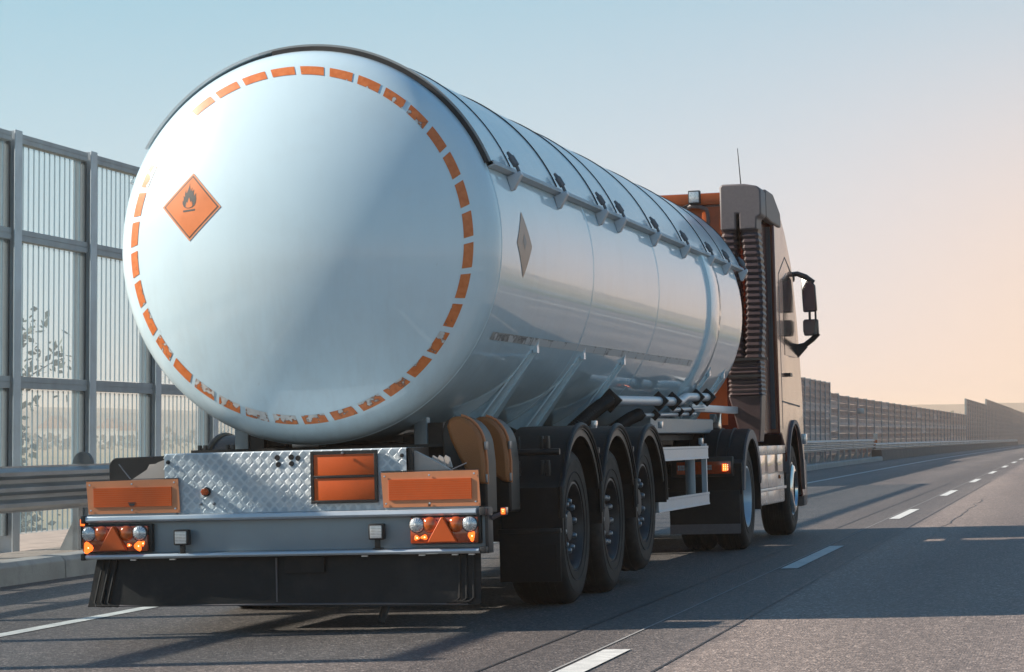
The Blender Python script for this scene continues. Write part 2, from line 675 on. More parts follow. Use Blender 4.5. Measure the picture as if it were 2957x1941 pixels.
def acrylic_barrier(y0, n, pitch):
    t = thing('noise_barrier', 'clear acrylic noise barrier with grey steel posts and thin vertical stripes beside the guardrail', 'noise barrier',
              (XB, y0, gz(XB, y0)))
    zb = gz(XB, y0)
    top = 4.17 - zb
    # H-section post
    pb = MB()
    W, D, T = .085, .20, .014
    prof = [(-W, 0), (W, 0)]
    pb.box(.06, .06 + T, -.085, .085, -.2, top)          # near flange (faces the road)
    pb.box(-.14, -.14 + T, -.085, .085, -.2, top)        # far flange
    pb.box(-.14 + T, .06, -.008, .008, -.2, top)         # web
    post0 = pb.build('post', M_post, t, bevel=.004)
    rows = [(4.06, 4.15), (3.09, 3.20), (1.63, 1.745)]
    L = pitch - .17
    rails0 = []
    for (a, b) in rows:
        rb = MB()
        a, b = a - zb, b - zb
        h = (b - a)
        rb.box(-.075, .035, .086, pitch - .086, a, a + h * .46)
        rb.box(-.07, .028, .086, pitch - .086, a + h * .46, a + h * .54)
        rb.box(-.075, .035, .086, pitch - .086, a + h * .54, b)
        rails0.append(rb.build('rail', M_rail, t))
    spans = [(3.20, 4.06), (1.745, 3.09), (.18, 1.63)]
    panels0, frames0, thr0 = [], [], []
    for (a, b) in spans:
        a, b = a - zb, b - zb
        p = MB()
        p.box(-.03, -.012, .03, pitch - .03, a + .004, b - .004)
        panels0.append(p.build('panel', M_acrylic, t))
        frames0.append(MB().box(-.045, .003, pitch - .085, pitch - .045, a + .002, b - .002).build('gasket', M_gasket, t))
        frames0.append(MB().box(-.045, .003, .045, .085, a + .002, b - .002).build('gasket', M_gasket, t))
        th = MB()
        k = 13
        for i in range(k):
            yy = .12 + (pitch - .24) * (i + .5) / k
            th.box(-.0265, -.0155, yy - .0048, yy + .0048, a + .01, b - .01)
        thr0.append(th.build('stripes', M_thread, t, kind='stuff'))
    for i in range(1, n):
        copy_part(post0, t, (0, i * pitch, 0))
        if i == n - 1:
            break
        for o in rails0 + panels0 + frames0 + thr0:
            copy_part(o, t, (0, i * pitch, 0))
    return t


acrylic_barrier(11.75, 24, 2.0)


# ================================================================== right-hand (distant) barrier sections
def bay_mesh(pitch, zlo, zhi, nrow, pale):
    """one cassette panel"""
    h = (zhi - zlo) / nrow
    mb = MB()
    pr = [(0, .008), (.05, .008), (.05, h * .28), (.035, h * .33), (.035, h * .64), (.05, h * .7), (.05, h - .008), (0, h - .008)]
    mb.prism(pr, 'v', .06, pitch - .06)
    return mb, h


def opaque_barrier(y0, y1, pitch, top, label, nrow, pale_rows=(), near=True, bottom=0.):
    zb = gz(XB, (y0 + y1) / 2)
    t = thing('noise_barrier', label, 'noise barrier', (XB, y0, zb))
    top -= zb
    n = max(1, int(round((y1 - y0) / pitch)))
    pitch = (y1 - y0) / n
    pm = MB()
    pm.box(-.10, .085, -.06, .06, -.3, top + .03)
    post0 = pm.build('post', M_rail, t)
    mb, h = bay_mesh(pitch, bottom, top, nrow, False)
    cass = None
    cnt = 0
    rest = MB()
    for i in range(n):
        if i:
            copy_part(post0, t, (0, i * pitch, 0))
        for r in range(nrow):
            z = bottom + r * h
            jit = random.uniform(-.008, .008)
            if near and cnt < 290:
                if cass is None:
                    cass = mb.build('panel', M_panel, t)
                    cass.location = (jit, i * pitch, z)
                    cass2m = cass.data.copy()
                    cass2m.materials[0] = M_panel2
                else:
                    c = copy_part(cass, t, (jit, i * pitch, z))
                    if r in pale_rows or random.random() < .10:
                        c.data = cass2m
                cnt += 1
            else:
                rest.add([tuple(Vector(v) + Vector((jit, i * pitch, z))) for v in mb.v], mb.f)
    copy_part(post0, t, (0, n * pitch, 0))
    if rest.v:
        rest.build('panels', M_panel, t, kind='stuff')
    return t


opaque_barrier(58.0, 109.0, 2.05, 3.26, 'tall grey panel noise barrier, nearest section, just right of the truck cab', 11, (3, 7), bottom=.1)
opaque_barrier(109.2, 112.9, 3.6, 2.86, 'short pale noise barrier bay beside the step in the far wall', 9, (1, 2, 4, 5, 7), bottom=.1)
opaque_barrier(113.1, 244.5, 5.0, 2.81, 'long low grey panel noise barrier behind the curved guardrail', 9, (2, 5), bottom=.1)
opaque_barrier(245, 299.5, 4.5, 4.30, 'far taller noise barrier section right after the pale trees', 11, (), near=False)
opaque_barrier(300, 417, 5.2, 4.95, 'farthest high stepped noise barrier section near the right edge', 11, (), near=False)
opaque_barrier(418, 640, 6, 4.9, 'distant lower noise barrier end fading out at the right edge of the picture', 9, (), near=False)

# ------------------------------------------------------------------ guardrails


def wave_profile(zlo, zhi, waves, depth, x):
    pts = []
    n = waves * 8
    for i in range(n + 1):
        f = i / n
        s = math.cos(f * waves * 2 * PI)
        s = max(-.75, min(.75, s * 1.4)) / .75
        pts.append((x - depth * .5 * s, zlo + (zhi - zlo) * f))
    return pts


def guardrail(y0, y1, label, x, zlo, zhi, seg, post_gap, waves, follow=lambda y: 0., braces=True):
    t = thing('guardrail', label, 'guardrail', (x, y0, gz(x, y0)))
    n = int(round((y1 - y0) / seg))
    for i in range(n):
        a, b = i * seg, (i + 1) * seg + .12
        pr = wave_profile(zlo, zhi, waves, .085, .10)
        k = len(pr)
        m = MB()
        o = .004 * (i % 2)
        ss = 6
        vs = []
        for q in range(ss + 1):
            yy = a + (b - a) * q / ss
            dx = follow(y0 + yy)
            dz = gz(x, y0 + yy) - gz(x, y0)
            vs += [(p[0] + o + dx, yy, p[1] + dz) for p in pr]
        for q in range(ss + 1):
            yy = a + (b - a) * q / ss
            dx = follow(y0 + yy)
            dz = gz(x, y0 + yy) - gz(x, y0)
            vs += [(p[0] - .004 + o + dx, yy, p[1] + dz) for p in pr]
        fs = []
        H = (ss + 1) * k
        for q in range(ss):
            for j in range(k - 1):
                fs.append((q * k + j, (q + 1) * k + j, (q + 1) * k + j + 1, q * k + j + 1))
                fs.append((H + q * k + j, H + q * k + j + 1, H + (q + 1) * k + j + 1, H + (q + 1) * k + j))
        for q in range(ss):
            for j in (0, k - 1):
                fs.append((q * k + j, (q + 1) * k + j, H + (q + 1) * k + j, H + q * k + j))
        for q in (0, ss):
            for j in range(k - 1):
                fs.append((q * k + j, q * k + j + 1, H + q * k + j + 1, H + q * k + j))
        m.add(vs, fs)
        for (by, bz) in ((.10, .2), (.10, .5), (.10, .8), (-.06, .35), (-.06, .65)):
            zz_ = zlo + (zhi - zlo) * bz
            yy = b - .06 + by - .1
            dx = follow(y0 + yy)
            m.lathe([(0, .03), (.014, .028), (.016, .0)], (.13 + dx, yy, zz_ + gz(x, y0 + yy) - gz(x, y0)), 'u', 8)
        m.build('rail', M_galv, t, sharp=60)
    pb = MB()
    pb.box(-.06, .0, -.05, .05, -.05, zhi - .04)
    pb.box(-.11, .05, -.09, .09, -.01, .012)
    if braces:
        pb.prism([(-.06, .04), (-.28, .0), (-.28, .05), (-.06, .5)], 'v', -.008, .008)
    pb.box(.0, .06, -.04, .04, zhi - .28, zhi - .14)
    p0 = None
    k = int((y1 - y0) / post_gap)
    for i in range(k + 1):
        yy = .6 + i * post_gap
        off = (follow(y0 + yy), yy, gz(x, y0 + yy) - gz(x, y0))
        if p0 is None:
            p0 = pb.build('post', M_galv, t)
            p0.location = off
        else:
            copy_part(p0, t, off)
    return t


guardrail(8.0, 122.0, 'grey corrugated steel guardrail on the raised pavement, running behind the truck', -9.45, .60, 1.02, 6.0, 3.0, 3)


gr = [o for o in bpy.data.objects if o.get('category') == 'guardrail'][0]
MB(off=(9.45, -8.0, -gz(-9.45, 8.0))).prism([(-9.42 + .10 * math.cos(R_(a)), gz(-9.45, 23.6) + 1.02 + .12 * math.sin(R_(a))) for a in range(0, 181, 20)], 'v', 23.56, 23.62).build('reflector', M_gasket, gr)


def bend(y):
    f = min(1., max(0., (y - 120.) / 14.))
    return .25 * f * f * (3 - 2 * f)


guardrail(122.3, 404.3, 'thin curved guardrail on the dark concrete parapet along the far road', -9.45, .52, .84, 6.0, 6.0, 2, bend, braces=False)
par = MB()
ys = [122.5 + i * 6 for i in range(48)]
for a, b in zip(ys[:-1], ys[1:]):
    pr = [(-9.5, -.1), (-8.96, -.1), (-9.05, .5), (-9.35, .5), (-9.5, .5)]
    vs = [(p[0], q, gz(-9.2, q) + p[1]) for q in (a, b - .02) for p in pr]
    k = len(pr)
    par.add(vs, [tuple(range(k)), tuple(range(2 * k - 1, k - 1, -1))] + [(q, q + k, (q + 1) % k + k, (q + 1) % k) for q in range(k)])
M_parapet = material('dark_parapet', (.11, .09, .08), .85, var=.25, scale=.8)
tag(par.build('parapet', M_parapet), 'low dark concrete parapet wall under the far curved guardrail', 'parapet')

# sign pole and delineator by the far barrier
sp = thing('sign_pole', 'slim pale pole with small sign plate in front of the low barrier', 'sign pole', (-9.9, 119.5, gz(-9.9, 119.5)))
MB().tube([(0, 0, 0), (0, 0, 2.62)], .05, 8).build('pole', M_panel2, sp)
MB().box(-.02, .3, -.06, -.04, 2.2, 2.45, c=.008).build('sign_plate', M_galv, sp)
MB().box(-.1, .1, -.1, .1, -.02, .05).build('base_plate', M_galv, sp)
dl = thing('delineator', 'small white and orange delineator post beside the curved guardrail', 'delineator', (-9.75, 128, gz(-9.75, 128)))
MB().box(-.1, .1, -.05, .05, 0, .98).build('post', M_orange_refl, dl)
MB().box(-.1, .1, -.05, .05, .98, 1.3, c=.02).build('cap', M_white_wall, dl)

# right carriageway edge (out of frame, seen in the tank's reflections)
guardrail(6, 90, 'corrugated guardrail along the right edge of the road', 7.35, .45, .76, 6.0, 6.0, 2, braces=False)
for o in [ob for ob in bpy.data.objects if ob.get('label') == 'corrugated guardrail along the right edge of the road']:
    o.rotation_euler.z = PI
    o.location = (7.35, 90, gz(7.35, 90))
vg = strip(7.6, 12.0, -60, 1100, -.02).build('verge', M_grass)
structure(vg)

# ------------------------------------------------------------------ trees behind the clear barrier and far away
tree((-17.55, 38.0, -3.6), 8.4, 2.15, 'dark leafy tree behind the leftmost bay of the clear barrier', 'trees behind the clear barrier', 2200, .075, 3)
tree((-18.9, 44.0, -3.8), 6.4, 1.35, 'low bushy tree behind the clear barrier, right of the taller one', 'trees behind the clear barrier', 2200, .08, 11)
tree((-32.4, 650, -5.5), 14.6, 3.6, 'pale far tree above the low barrier, left of the pair', 'far trees above the low barrier', 2600, .32, 5)
tree((-29.0, 655, -5.5), 13.2, 3.2, 'pale far tree above the low barrier, next to the tall section', 'far trees above the low barrier', 2200, .32, 8)
random.seed(21)
belt = MB()
for i in range(6000):
    x = random.uniform(-1500, -250)
    cx = 900 + 160 * math.sin(x * .006) + random.uniform(-30, 30)
    hh = random.uniform(0, 6.5) * (.5 + .5 * mnoise.noise(Vector((x * .02, 1.3, 0))) + .3)
    s = random.uniform(.5, 1.5)
    p = Vector((x, cx, terr_z(x, cx) + hh))
    d1 = Vector((random.uniform(-1, 1), random.uniform(-1, 1), random.uniform(-1, 1))).normalized()
    d2 = d1.orthogonal()
    belt.add([p - d1 * s, p + d2 * s * .7, p + d1 * s, p - d2 * s * .7], [(0, 1, 2, 3)])
wd = belt.build('woodland', M_leaf)
wd['kind'] = 'stuff'
wd['label'] = 'far belt of trees across the fields behind the clear barrier'
wd['category'] = 'woodland'


def house(x, y, w, d, h, label):
    z = terr_z(x, y)
    t = thing('house', label, 'house', (x, y, z), 'white houses far across the fields')
    MB().box(-w / 2, w / 2, -d / 2, d / 2, -.5, h).build('wall', M_white_wall, t)
    MB().prism([(-w / 2 - .3, h), (w / 2 + .3, h), (0, h + w * .38)], 'v', -d / 2 - .3, d / 2 + .3).build('roof', M_roof, t)
    for i in (-1, 1):
        MB().box(i * w * .25 - .5, i * w * .25 + .5, -d / 2 - .05, -d / 2 + .02, h * .3, h * .62).build('window', M_window, t)


house(-452, 1100, 15, 12, 7, 'white house far across the fields behind the second bay of the clear barrier')
house(-425, 1100, 12, 12, 7, 'white house across the fields, left of two seen behind the third barrier bay')
house(-415, 1095, 9, 10, 6, 'white house across the fields, right of two seen behind the third barrier bay')
#TRUCK#
# ================================================================== the truck: frame shared by trailer and tractor
PSI = 0.0163288
PHI = math.atan(K)
Uv = Vector((math.cos(PSI) * math.cos(PHI), -math.sin(PSI) * math.cos(PHI), math.sin(PHI)))
Vv = Vector((math.sin(PSI), math.cos(PSI), 0))
Vv = (Vv - Uv * Uv.dot(Vv)).normalized()
Wv = Uv.cross(Vv)
TM = Matrix(((Uv.x, Vv.x, Wv.x, XT), (Uv.y, Vv.y, Wv.y, 14.7119), (Uv.z, Vv.z, Wv.z, 0), (0, 0, 0, 1)))

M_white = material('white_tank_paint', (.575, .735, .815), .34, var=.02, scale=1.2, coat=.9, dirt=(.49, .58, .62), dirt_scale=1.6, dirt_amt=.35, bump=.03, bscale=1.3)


def grime(m):
    """road spray low on the shell, fine scratches, and vertical rain streaks"""
    t = m.node_tree
    b = t.nodes['Principled BSDF']
    src = b.inputs['Base Color'].links[0].from_socket
    b.id_data.links.new(b.inputs['Normal'].links[0].from_socket, b.inputs['Coat Normal'])
    tcn = N(t, 'ShaderNodeTexCoord')
    sx = N(t, 'ShaderNodeSeparateXYZ')
    t.links.new(tcn.outputs['Object'], sx.inputs[0])
    mp = N(t, 'ShaderNodeMapping')
    mp.inputs['Scale'].default_value = (5, 5, .55)
    t.links.new(tcn.outputs['Object'], mp.inputs['Vector'])
    st = N(t, 'ShaderNodeTexNoise')
    st.inputs['Scale'].default_value = 2.2
    st.inputs['Detail'].default_value = 9
    st.inputs['Roughness'].default_value = .72
    t.links.new(mp.outputs[0], st.inputs['Vector'])
    lowz = math_node(t, 'SUBTRACT', 1.0, math_node(t, 'SMOOTH_MIN', math_node(t, 'DIVIDE', math_node(t, 'SUBTRACT', sx.outputs[2], 1.05), 1.5), 1.0, .2))
    f = math_node(t, 'MULTIPLY', ramp(t, st.outputs['Fac'], [(.42, (0, 0, 0)), (.78, (1, 1, 1))]), math_node(t, 'MULTIPLY_ADD', lowz, .22, .035))
    c = mix_col(t, f, src, (.30, .29, .27))
    # scuffs: thin bits of high-frequency noise gathered in patches
    sc = N(t, 'ShaderNodeTexNoise')
    sc.inputs['Scale'].default_value = 38
    sc.inputs['Detail'].default_value = 6
    mp2 = N(t, 'ShaderNodeMapping')
    mp2.inputs['Scale'].default_value = (1, 1, .35)
    mp2.inputs['Rotation'].default_value = (0, .5, 0)
    t.links.new(tcn.outputs['Object'], mp2.inputs['Vector'])
    t.links.new(mp2.outputs[0], sc.inputs['Vector'])
    pt = N(t, 'ShaderNodeTexNoise')
    pt.inputs['Scale'].default_value = 2.6
    t.links.new(tcn.outputs['Object'], pt.inputs['Vector'])
    g = math_node(t, 'MULTIPLY', ramp(t, sc.outputs['Fac'], [(.66, (0, 0, 0)), (.72, (1, 1, 1))]), ramp(t, pt.outputs['Fac'], [(.60, (0, 0, 0)), (.72, (.35, .35, .35))]))
    c = mix_col(t, g, c, (.16, .17, .18))
    t.links.new(c, b.inputs['Base Color'])


grime(M_white)
M_shield = material('aluminium_shield', (.55, .67, .74), .24, metal=.15, var=.05, scale=1.5, coat=.2)
M_grey = material('grey_painted_metal', (.26, .30, .325), .42, metal=.2, var=.07, scale=3, dirt=(.25, .25, .25), dirt_amt=.35)
M_alu = material('bright_aluminium', (.62, .64, .66), .30, metal=.7, var=.1, scale=4, stretch=(.3, 1, 1))
M_alum = material('anodised_rail', (.52, .57, .62), .36, metal=.35, var=.06, scale=4)
M_tread = material('tread_aluminium', (.50, .56, .60), .42, metal=.2, var=.12, scale=9)
M_black = material('black_plastic', (.008, .008, .009), .42, var=.2, scale=5, dirt=(.06, .055, .05), dirt_amt=.35)
M_rubber = material('black_rubber', (.0065, .007, .008), .5, var=.25, scale=4, dirt=(.040, .036, .034), dirt_scale=2.2, dirt_amt=.6, spec=.3, bump=.15, bscale=40)
M_tyre = material('tyre_rubber', (.008, .008, .008), .65, var=.25, scale=6, dirt=(.050, .041, .036), dirt_amt=.8, dirt_scale=5, spec=.3)
M_rim = material('dull_steel_rim', (.034, .033, .034), .45, metal=.2, var=.2, scale=8)
M_nut = material('steel_nut', (.26, .26, .27), .32, metal=.7)
M_chassis = material('chassis_black', (.012, .012, .013), .55, var=.2, dirt=(.1, .08, .06), dirt_amt=.4)
M_dkgrey = material('dark_grey_plastic', (.13, .112, .116), .5, var=.1, scale=40, bump=.25, bscale=220)
M_duct = material('ribbed_duct_plastic', (.055, .034, .034), .4, var=.15, scale=10)
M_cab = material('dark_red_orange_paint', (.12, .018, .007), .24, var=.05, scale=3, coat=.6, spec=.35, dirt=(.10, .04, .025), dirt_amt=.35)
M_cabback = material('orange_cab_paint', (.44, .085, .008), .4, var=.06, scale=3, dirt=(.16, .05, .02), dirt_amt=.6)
M_orange = material('orange_sheet', (.60, .088, .003), .5, var=.08, scale=6, dirt=(.44, .08, .008), dirt_amt=.5, dirt_scale=5)
M_border = material('pale_orange_border', (.60, .225, .10), .45, var=.06, scale=8, dirt=(.5, .22, .12), dirt_amt=.4)
M_extbox = material('faded_orange_box', (.33, .115, .03), .5, var=.08, scale=5, bump=.25, bscale=160)
M_beige = material('beige_board', (.50, .43, .38), .75, var=.1, scale=6)
M_amber = material('amber_lens', (.46, .085, .005), .12, var=.12, scale=30, coat=1.)
M_redlens = material('deep_orange_lens', (.36, .045, .004), .14, var=.25, scale=40, coat=1.)
M_clear = material('clear_ribbed_lens', (.55, .58, .60), .15, metal=.4, var=.35, scale=60, coat=1.)
M_lit = emitter('lit_lamp', (1.0, .14, .015), 1.25)
M_lithot = emitter('lit_bulb', (1.0, .42, .20), 3.)
M_chrome = material('polished_steel', (.70, .68, .65), .09, metal=1.0, var=.05, scale=1.5, bump=.5, bscale=2.2)
M_satin = material('satin_panel', (.55, .53, .51), .25, metal=.5, var=.06)
M_glass = material('dark_glass', (.015, .018, .02), .05, var=.1, spec=.8)
M_mirror = material('mirror_glass', (.75, .75, .76), .03, metal=1.0, var=.01)
M_flame = material('black_print', (.030, .034, .036), .5, var=.15)
M_placR = material('grey_brown_sticker', (.40, .26, .19), .4, var=.1, scale=5)


def strip_material():
    """orange tape, worn or paled to imitate sun glare, by an amount kept in the mesh attribute 'wear'"""
    m = bpy.data.materials.new('worn_orange_tape')
    m.use_nodes = True
    t = m.node_tree
    b = t.nodes['Principled BSDF']
    at = N(t, 'ShaderNodeAttribute', attribute_name='wear_glare')
    tcn = N(t, 'ShaderNodeTexCoord')
    nz = N(t, 'ShaderNodeTexNoise')
    nz.inputs['Scale'].default_value = 22
    nz.inputs['Detail'].default_value = 7
    t.links.new(tcn.outputs['Object'], nz.inputs['Vector'])
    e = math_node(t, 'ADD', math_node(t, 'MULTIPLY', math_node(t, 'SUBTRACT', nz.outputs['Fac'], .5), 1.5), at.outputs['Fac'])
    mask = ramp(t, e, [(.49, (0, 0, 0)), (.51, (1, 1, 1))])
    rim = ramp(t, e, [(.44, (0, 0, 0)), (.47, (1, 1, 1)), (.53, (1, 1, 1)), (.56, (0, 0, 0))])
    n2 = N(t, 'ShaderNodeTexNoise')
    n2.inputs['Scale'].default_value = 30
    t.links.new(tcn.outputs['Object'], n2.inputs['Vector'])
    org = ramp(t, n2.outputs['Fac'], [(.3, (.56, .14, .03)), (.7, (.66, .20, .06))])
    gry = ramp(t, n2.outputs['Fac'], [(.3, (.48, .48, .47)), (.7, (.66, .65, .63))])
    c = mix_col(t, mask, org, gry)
    c = mix_col(t, math_node(t, 'MULTIPLY', rim, .6), c, (.12, .06, .035))
    t.links.new(c, b.inputs['Base Color'])
    b.inputs['Roughness'].default_value = .38
    return m


M_strip = strip_material()

# ================================================================== tank trailer
TRL = thing('tank_trailer', 'long white tank trailer with dashed orange ring and flame placard on its rounded rear', 'tank trailer', mat=TM)
UC, WC, RT = -.02, 2.35, 1.23
HR, KR = 2.46, .246                       # dished head: crown and knuckle radius
V0 = .25                                  # rear apex
A1 = math.asin((RT - KR) / (HR - KR))


def head_v(r):
    """depth of the head behind its apex at radius r"""
    rj = HR * math.sin(A1)
    if r <= rj:
        return HR - math.sqrt(HR * HR - r * r)
    tv = HR - (HR - KR) * math.cos(A1)        # depth of knuckle circle centre
    return tv - math.sqrt(max(0, KR * KR - (r - (RT - KR)) ** 2))


HD = HR - (HR - KR) * math.cos(A1)
VC = V0 + HD
VE = 11.0
prof = [(.0005, V0)]
for i in range(1, 25):
    r = HR * math.sin(A1) * i / 24
    prof.append((r, V0 + head_v(r)))
for i in range(1, 9):
    a = A1 + (PI / 2 - A1) * i / 8
    prof.append((RT - KR + KR * math.sin(a), V0 + HD - KR * math.cos(a)))
body = list(prof)
for vv in (2.0, 3.0, 3.546):
    body.append((RT, vv))
body[-1:] = [(RT, 3.50), (RT, 3.545), (RT, 3.546)]
body += [(RT + .003, 3.556), (RT + .003, 3.574), (RT, 3.584), (RT, 3.585), (RT, 3.64), (RT, 5), (RT, 6.18), (RT, 6.235), (RT, 6.236), (RT + .003, 6.246), (RT + .003, 6.264), (RT, 6.274), (RT, 6.275), (RT, 6.33), (RT, 8), (RT, 9.5), (RT, 10.9)]
body += [(r, VE + V0 + HD - (v - 0) + 0) if False else (r, VE + (VC - v)) for (r, v) in reversed(prof)]
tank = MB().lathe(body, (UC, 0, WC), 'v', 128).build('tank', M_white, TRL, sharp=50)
# stiffening band near the front
MB().lathe([(RT, 8.86), (RT + .022, 8.875), (RT + .03, 8.92), (RT + .03, 9.42), (RT + .022, 9.465), (RT, 9.48)], (UC, 0, WC), 'v', 128).build('stiffening_band', M_white, TRL)
# the thin lip where head and shell are welded
MB().lathe([(RT - .001, VC - .012), (RT + .004, VC - .004), (RT + .004, VC + .012), (RT - .001, VC + .02)], (UC, 0, WC), 'v', 128).build('weld_seam', M_white, TRL)


def on_head(a, r, lift):
    """point on the rear head at angle a (radians, 0 = right, up positive)"""
    e = .004
    dv = (head_v(r + e) - head_v(r - e)) / (2 * e)
    n = Vector((math.cos(a) * dv, -1, math.sin(a) * dv)).normalized()
    return Vector((UC + r * math.cos(a), V0 + head_v(r), WC + r * math.sin(a))) + n * lift


# 36 tape dashes
wear_glare_list = [0.05, 0.22, 0.3, 0.34, 0.4, 0.4, 0.25, 0.08, 0.05, 0.02, 0.05, 0.12, 0.34, 0.5, 0.36, 0.46, 0.55, 0.46, 0.5, 0.62, 0.7, 0.62, 0.55, 0.28, 0.5, 0.42, 0.36, 0.32, 0.22, 0.2, 0.5, 0.95, 0.9, 0.15, 0.25, 0.2]  # upper-left dashes: sun glare put in as grey; the others are worn
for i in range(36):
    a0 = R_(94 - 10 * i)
    wear_glare = wear_glare_list[i]
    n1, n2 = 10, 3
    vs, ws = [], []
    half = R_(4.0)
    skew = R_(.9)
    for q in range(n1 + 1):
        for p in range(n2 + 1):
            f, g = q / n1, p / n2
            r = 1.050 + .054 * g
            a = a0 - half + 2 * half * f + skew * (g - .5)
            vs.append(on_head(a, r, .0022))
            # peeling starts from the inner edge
            ws.append(wear_glare - .12 + (.28 * (1 - g) - .1) * min(1, wear_glare * 2))
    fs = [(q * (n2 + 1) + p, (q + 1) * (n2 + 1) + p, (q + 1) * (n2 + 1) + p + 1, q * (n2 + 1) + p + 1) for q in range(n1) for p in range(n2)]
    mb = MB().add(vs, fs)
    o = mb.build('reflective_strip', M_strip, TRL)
    at = o.data.attributes.new('wear_glare', 'FLOAT', 'POINT')
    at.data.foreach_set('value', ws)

# flame placard on the rear head


def head_at(u, w, lift):
    r = math.hypot(u - UC, w - WC)
    return on_head(math.atan2(w - WC, u - UC), r, lift)


PU, PW = -.660, 2.600


def flat_on_head(poly, lift, fine=.05):
    """triangulated flat print laid on the dished head"""
    bm = bmesh.new()
    vs = [bm.verts.new((p[0], p[1], 0)) for p in poly]
    f = bm.faces.new(vs)
    bmesh.ops.triangulate(bm, faces=[f])
    for _ in range(5):
        es = [e for e in bm.edges if e.calc_length() > fine]
        if not es:
            break
        bmesh.ops.subdivide_edges(bm, edges=es, cuts=1)
        bmesh.ops.triangulate(bm, faces=[q for q in bm.faces if len(q.verts) > 3])
    for v in bm.verts:
        v.co = head_at(v.co.x, v.co.y, lift)
    return bm


def diamond(h, tilt=R_(-3)):
    ps = []
    for k in range(4):
        a = tilt + k * PI / 2
        ps.append((PU + h * math.cos(a), PW + h * math.sin(a)))
    return ps


pl = MB().bm(flat_on_head(diamond(.211), .003)).build('hazard_placard', M_border, TRL)
MB().bm(flat_on_head(diamond(.196), .0038)).build('border_line', M_flame, pl)
M_plac = material('orange_placard', (.60, .17, .045), .4, var=.10, scale=6)
MB().bm(flat_on_head(diamond(.186), .0046)).build('orange_field', M_plac, pl)
# flame traced in units of the placard (x right, y up, metres)
fl = [(-.0, -.055), (-.022, -.052), (-.042, -.040), (-.052, -.020), (-.051, .004), (-.046, -.006), (-.044, .012), (-.046, .034), (-.038, .024), (-.034, .022),
      (-.036, .042), (-.027, .070), (-.026, .050), (-.022, .046), (-.010, .072), (-.002, .094), (.000, .110), (.002, .082), (.006, .060), (.010, .056),
      (.012, .066), (.019, .080), (.017, .058), (.020, .050), (.024, .056), (.033, .062), (.030, .044), (.032, .030), (.034, .020), (.038, .026), (.048, .038),
      (.046, .022), (.050, .000), (.047, -.020), (.040, -.038), (.022, -.051)]
fl = [(PU - .010 + x * .97, PW + .045 + y * .97 + x * .06) for x, y in fl]
MB().bm(flat_on_head(fl, .0054, .03)).build('flame_symbol', M_flame, pl)
inner = [(0, -.050), (-.018, -.047), (-.030, -.036), (-.022, -.038), (-.028, -.022), (-.020, -.028), (-.022, -.010), (-.012, -.016), (-.004, .010), (-.001, .020),
         (.003, .008), (.010, -.014), (.020, -.008), (.018, -.024), (.027, -.018), (.022, -.034), (.030, -.032), (.018, -.046)]
inner = [(PU - .012 + x * .95, PW + .043 + y * .95 + x * .06) for x, y in inner]
MB().bm(flat_on_head(inner, .0062, .03)).build('flame_heart', M_plac, pl)
bar = [(PU - .055, PW - .030), (PU + .030, PW - .0245), (PU + .030, PW - .013), (PU - .055, PW - .0185)]
MB().bm(flat_on_head(bar, .0054, .03)).build('flame_bar', M_flame, pl)


def on_shell(deg, v, lift):
    a = R_(deg)
    return Vector((UC + (RT + lift) * math.cos(a), v, WC + (RT + lift) * math.sin(a)))


# side diamond sticker and the worn side tape
dm = MB()
dv, da = .21, 9.9
dm.grid(lambda f, g: on_shell(.3 + da * ((f - .5) * 1 + (g - .5) * 1), 1.34 + dv * ((f - .5) - (g - .5)), .003), 12, 12)
sd = dm.build('hazard_placard', M_placR, TRL, label='grey-brown faded diamond placard on the flank')
dm = MB()
dm.grid(lambda f, g: on_shell(1.2 + 2.5 * ((f - .5) + (g - .5)), 1.34 + .05 * ((f - .5) - (g - .5)), .0042), 4, 4)
dm.build('flame_symbol', material('faded_print', (.25, .22, .21), .45), sd)


def tape_material():
    m = bpy.data.materials.new('worn_side_tape')
    m.use_nodes = True
    t = m.node_tree
    b = t.nodes['Principled BSDF']
    tcn = N(t, 'ShaderNodeTexCoord')
    at = N(t, 'ShaderNodeAttribute', attribute_name='wear_glare')
    nz = N(t, 'ShaderNodeTexNoise')
    nz.inputs['Scale'].default_value = 9
    nz.inputs['Detail'].default_value = 8
    t.links.new(tcn.outputs['Object'], nz.inputs['Vector'])
    e = math_node(t, 'ADD', nz.outputs['Fac'], at.outputs['Fac'])
    c = ramp(t, e, [(.60, (.60, .60, .60)), (.66, (.42, .41, .40)), (.70, (.10, .09, .085)), (.73, (.30, .29, .28)), (.85, (.40, .39, .37))])
    t.links.new(c, b.inputs['Base Color'])
    b.inputs['Roughness'].default_value = .4
    return m


tm = MB()
nu, nv = 60, 4
tm.grid(lambda f, g: on_shell(-26.9 - 2.5 * g + 1.2 * f, .98 + 7.6 * f, .0022), nu, nv)
o = tm.build('side_tape', tape_material(), TRL)
at = o.data.attributes.new('wear_glare', 'FLOAT', 'POINT')
at.data.foreach_set('value', [(.16 if i / nu < .13 else .02) + (.13 if j == 0 else 0) + (.12 if i == 0 else 0) for i in range(nu + 1) for j in range(nv + 1)])
for (vv) in (2.1, 4.6, 7.2):
    MB().grid(lambda f, g: on_shell(-26.7 - 2.8 * g, vv + .012 * f, .0034), 1, 4).build('tape_joint', M_crack, TRL)

M_tens = material('dull_tensioner', (.17, .165, .17), .5, metal=.3)
# sun shield over the top with straps, rails and brackets
VS0, VS1 = .72, 11.42
RS = RT + .040
sh = MB()
A_LO, A_HI = 22.3, 148.0
na = 64
for rr_, flip in ((RS, 0), (RS - .010, 1)):
    pass
prs = [(RS, VS0), (RS, VS1), (RS - .012, VS1), (RS - .012, VS0)]
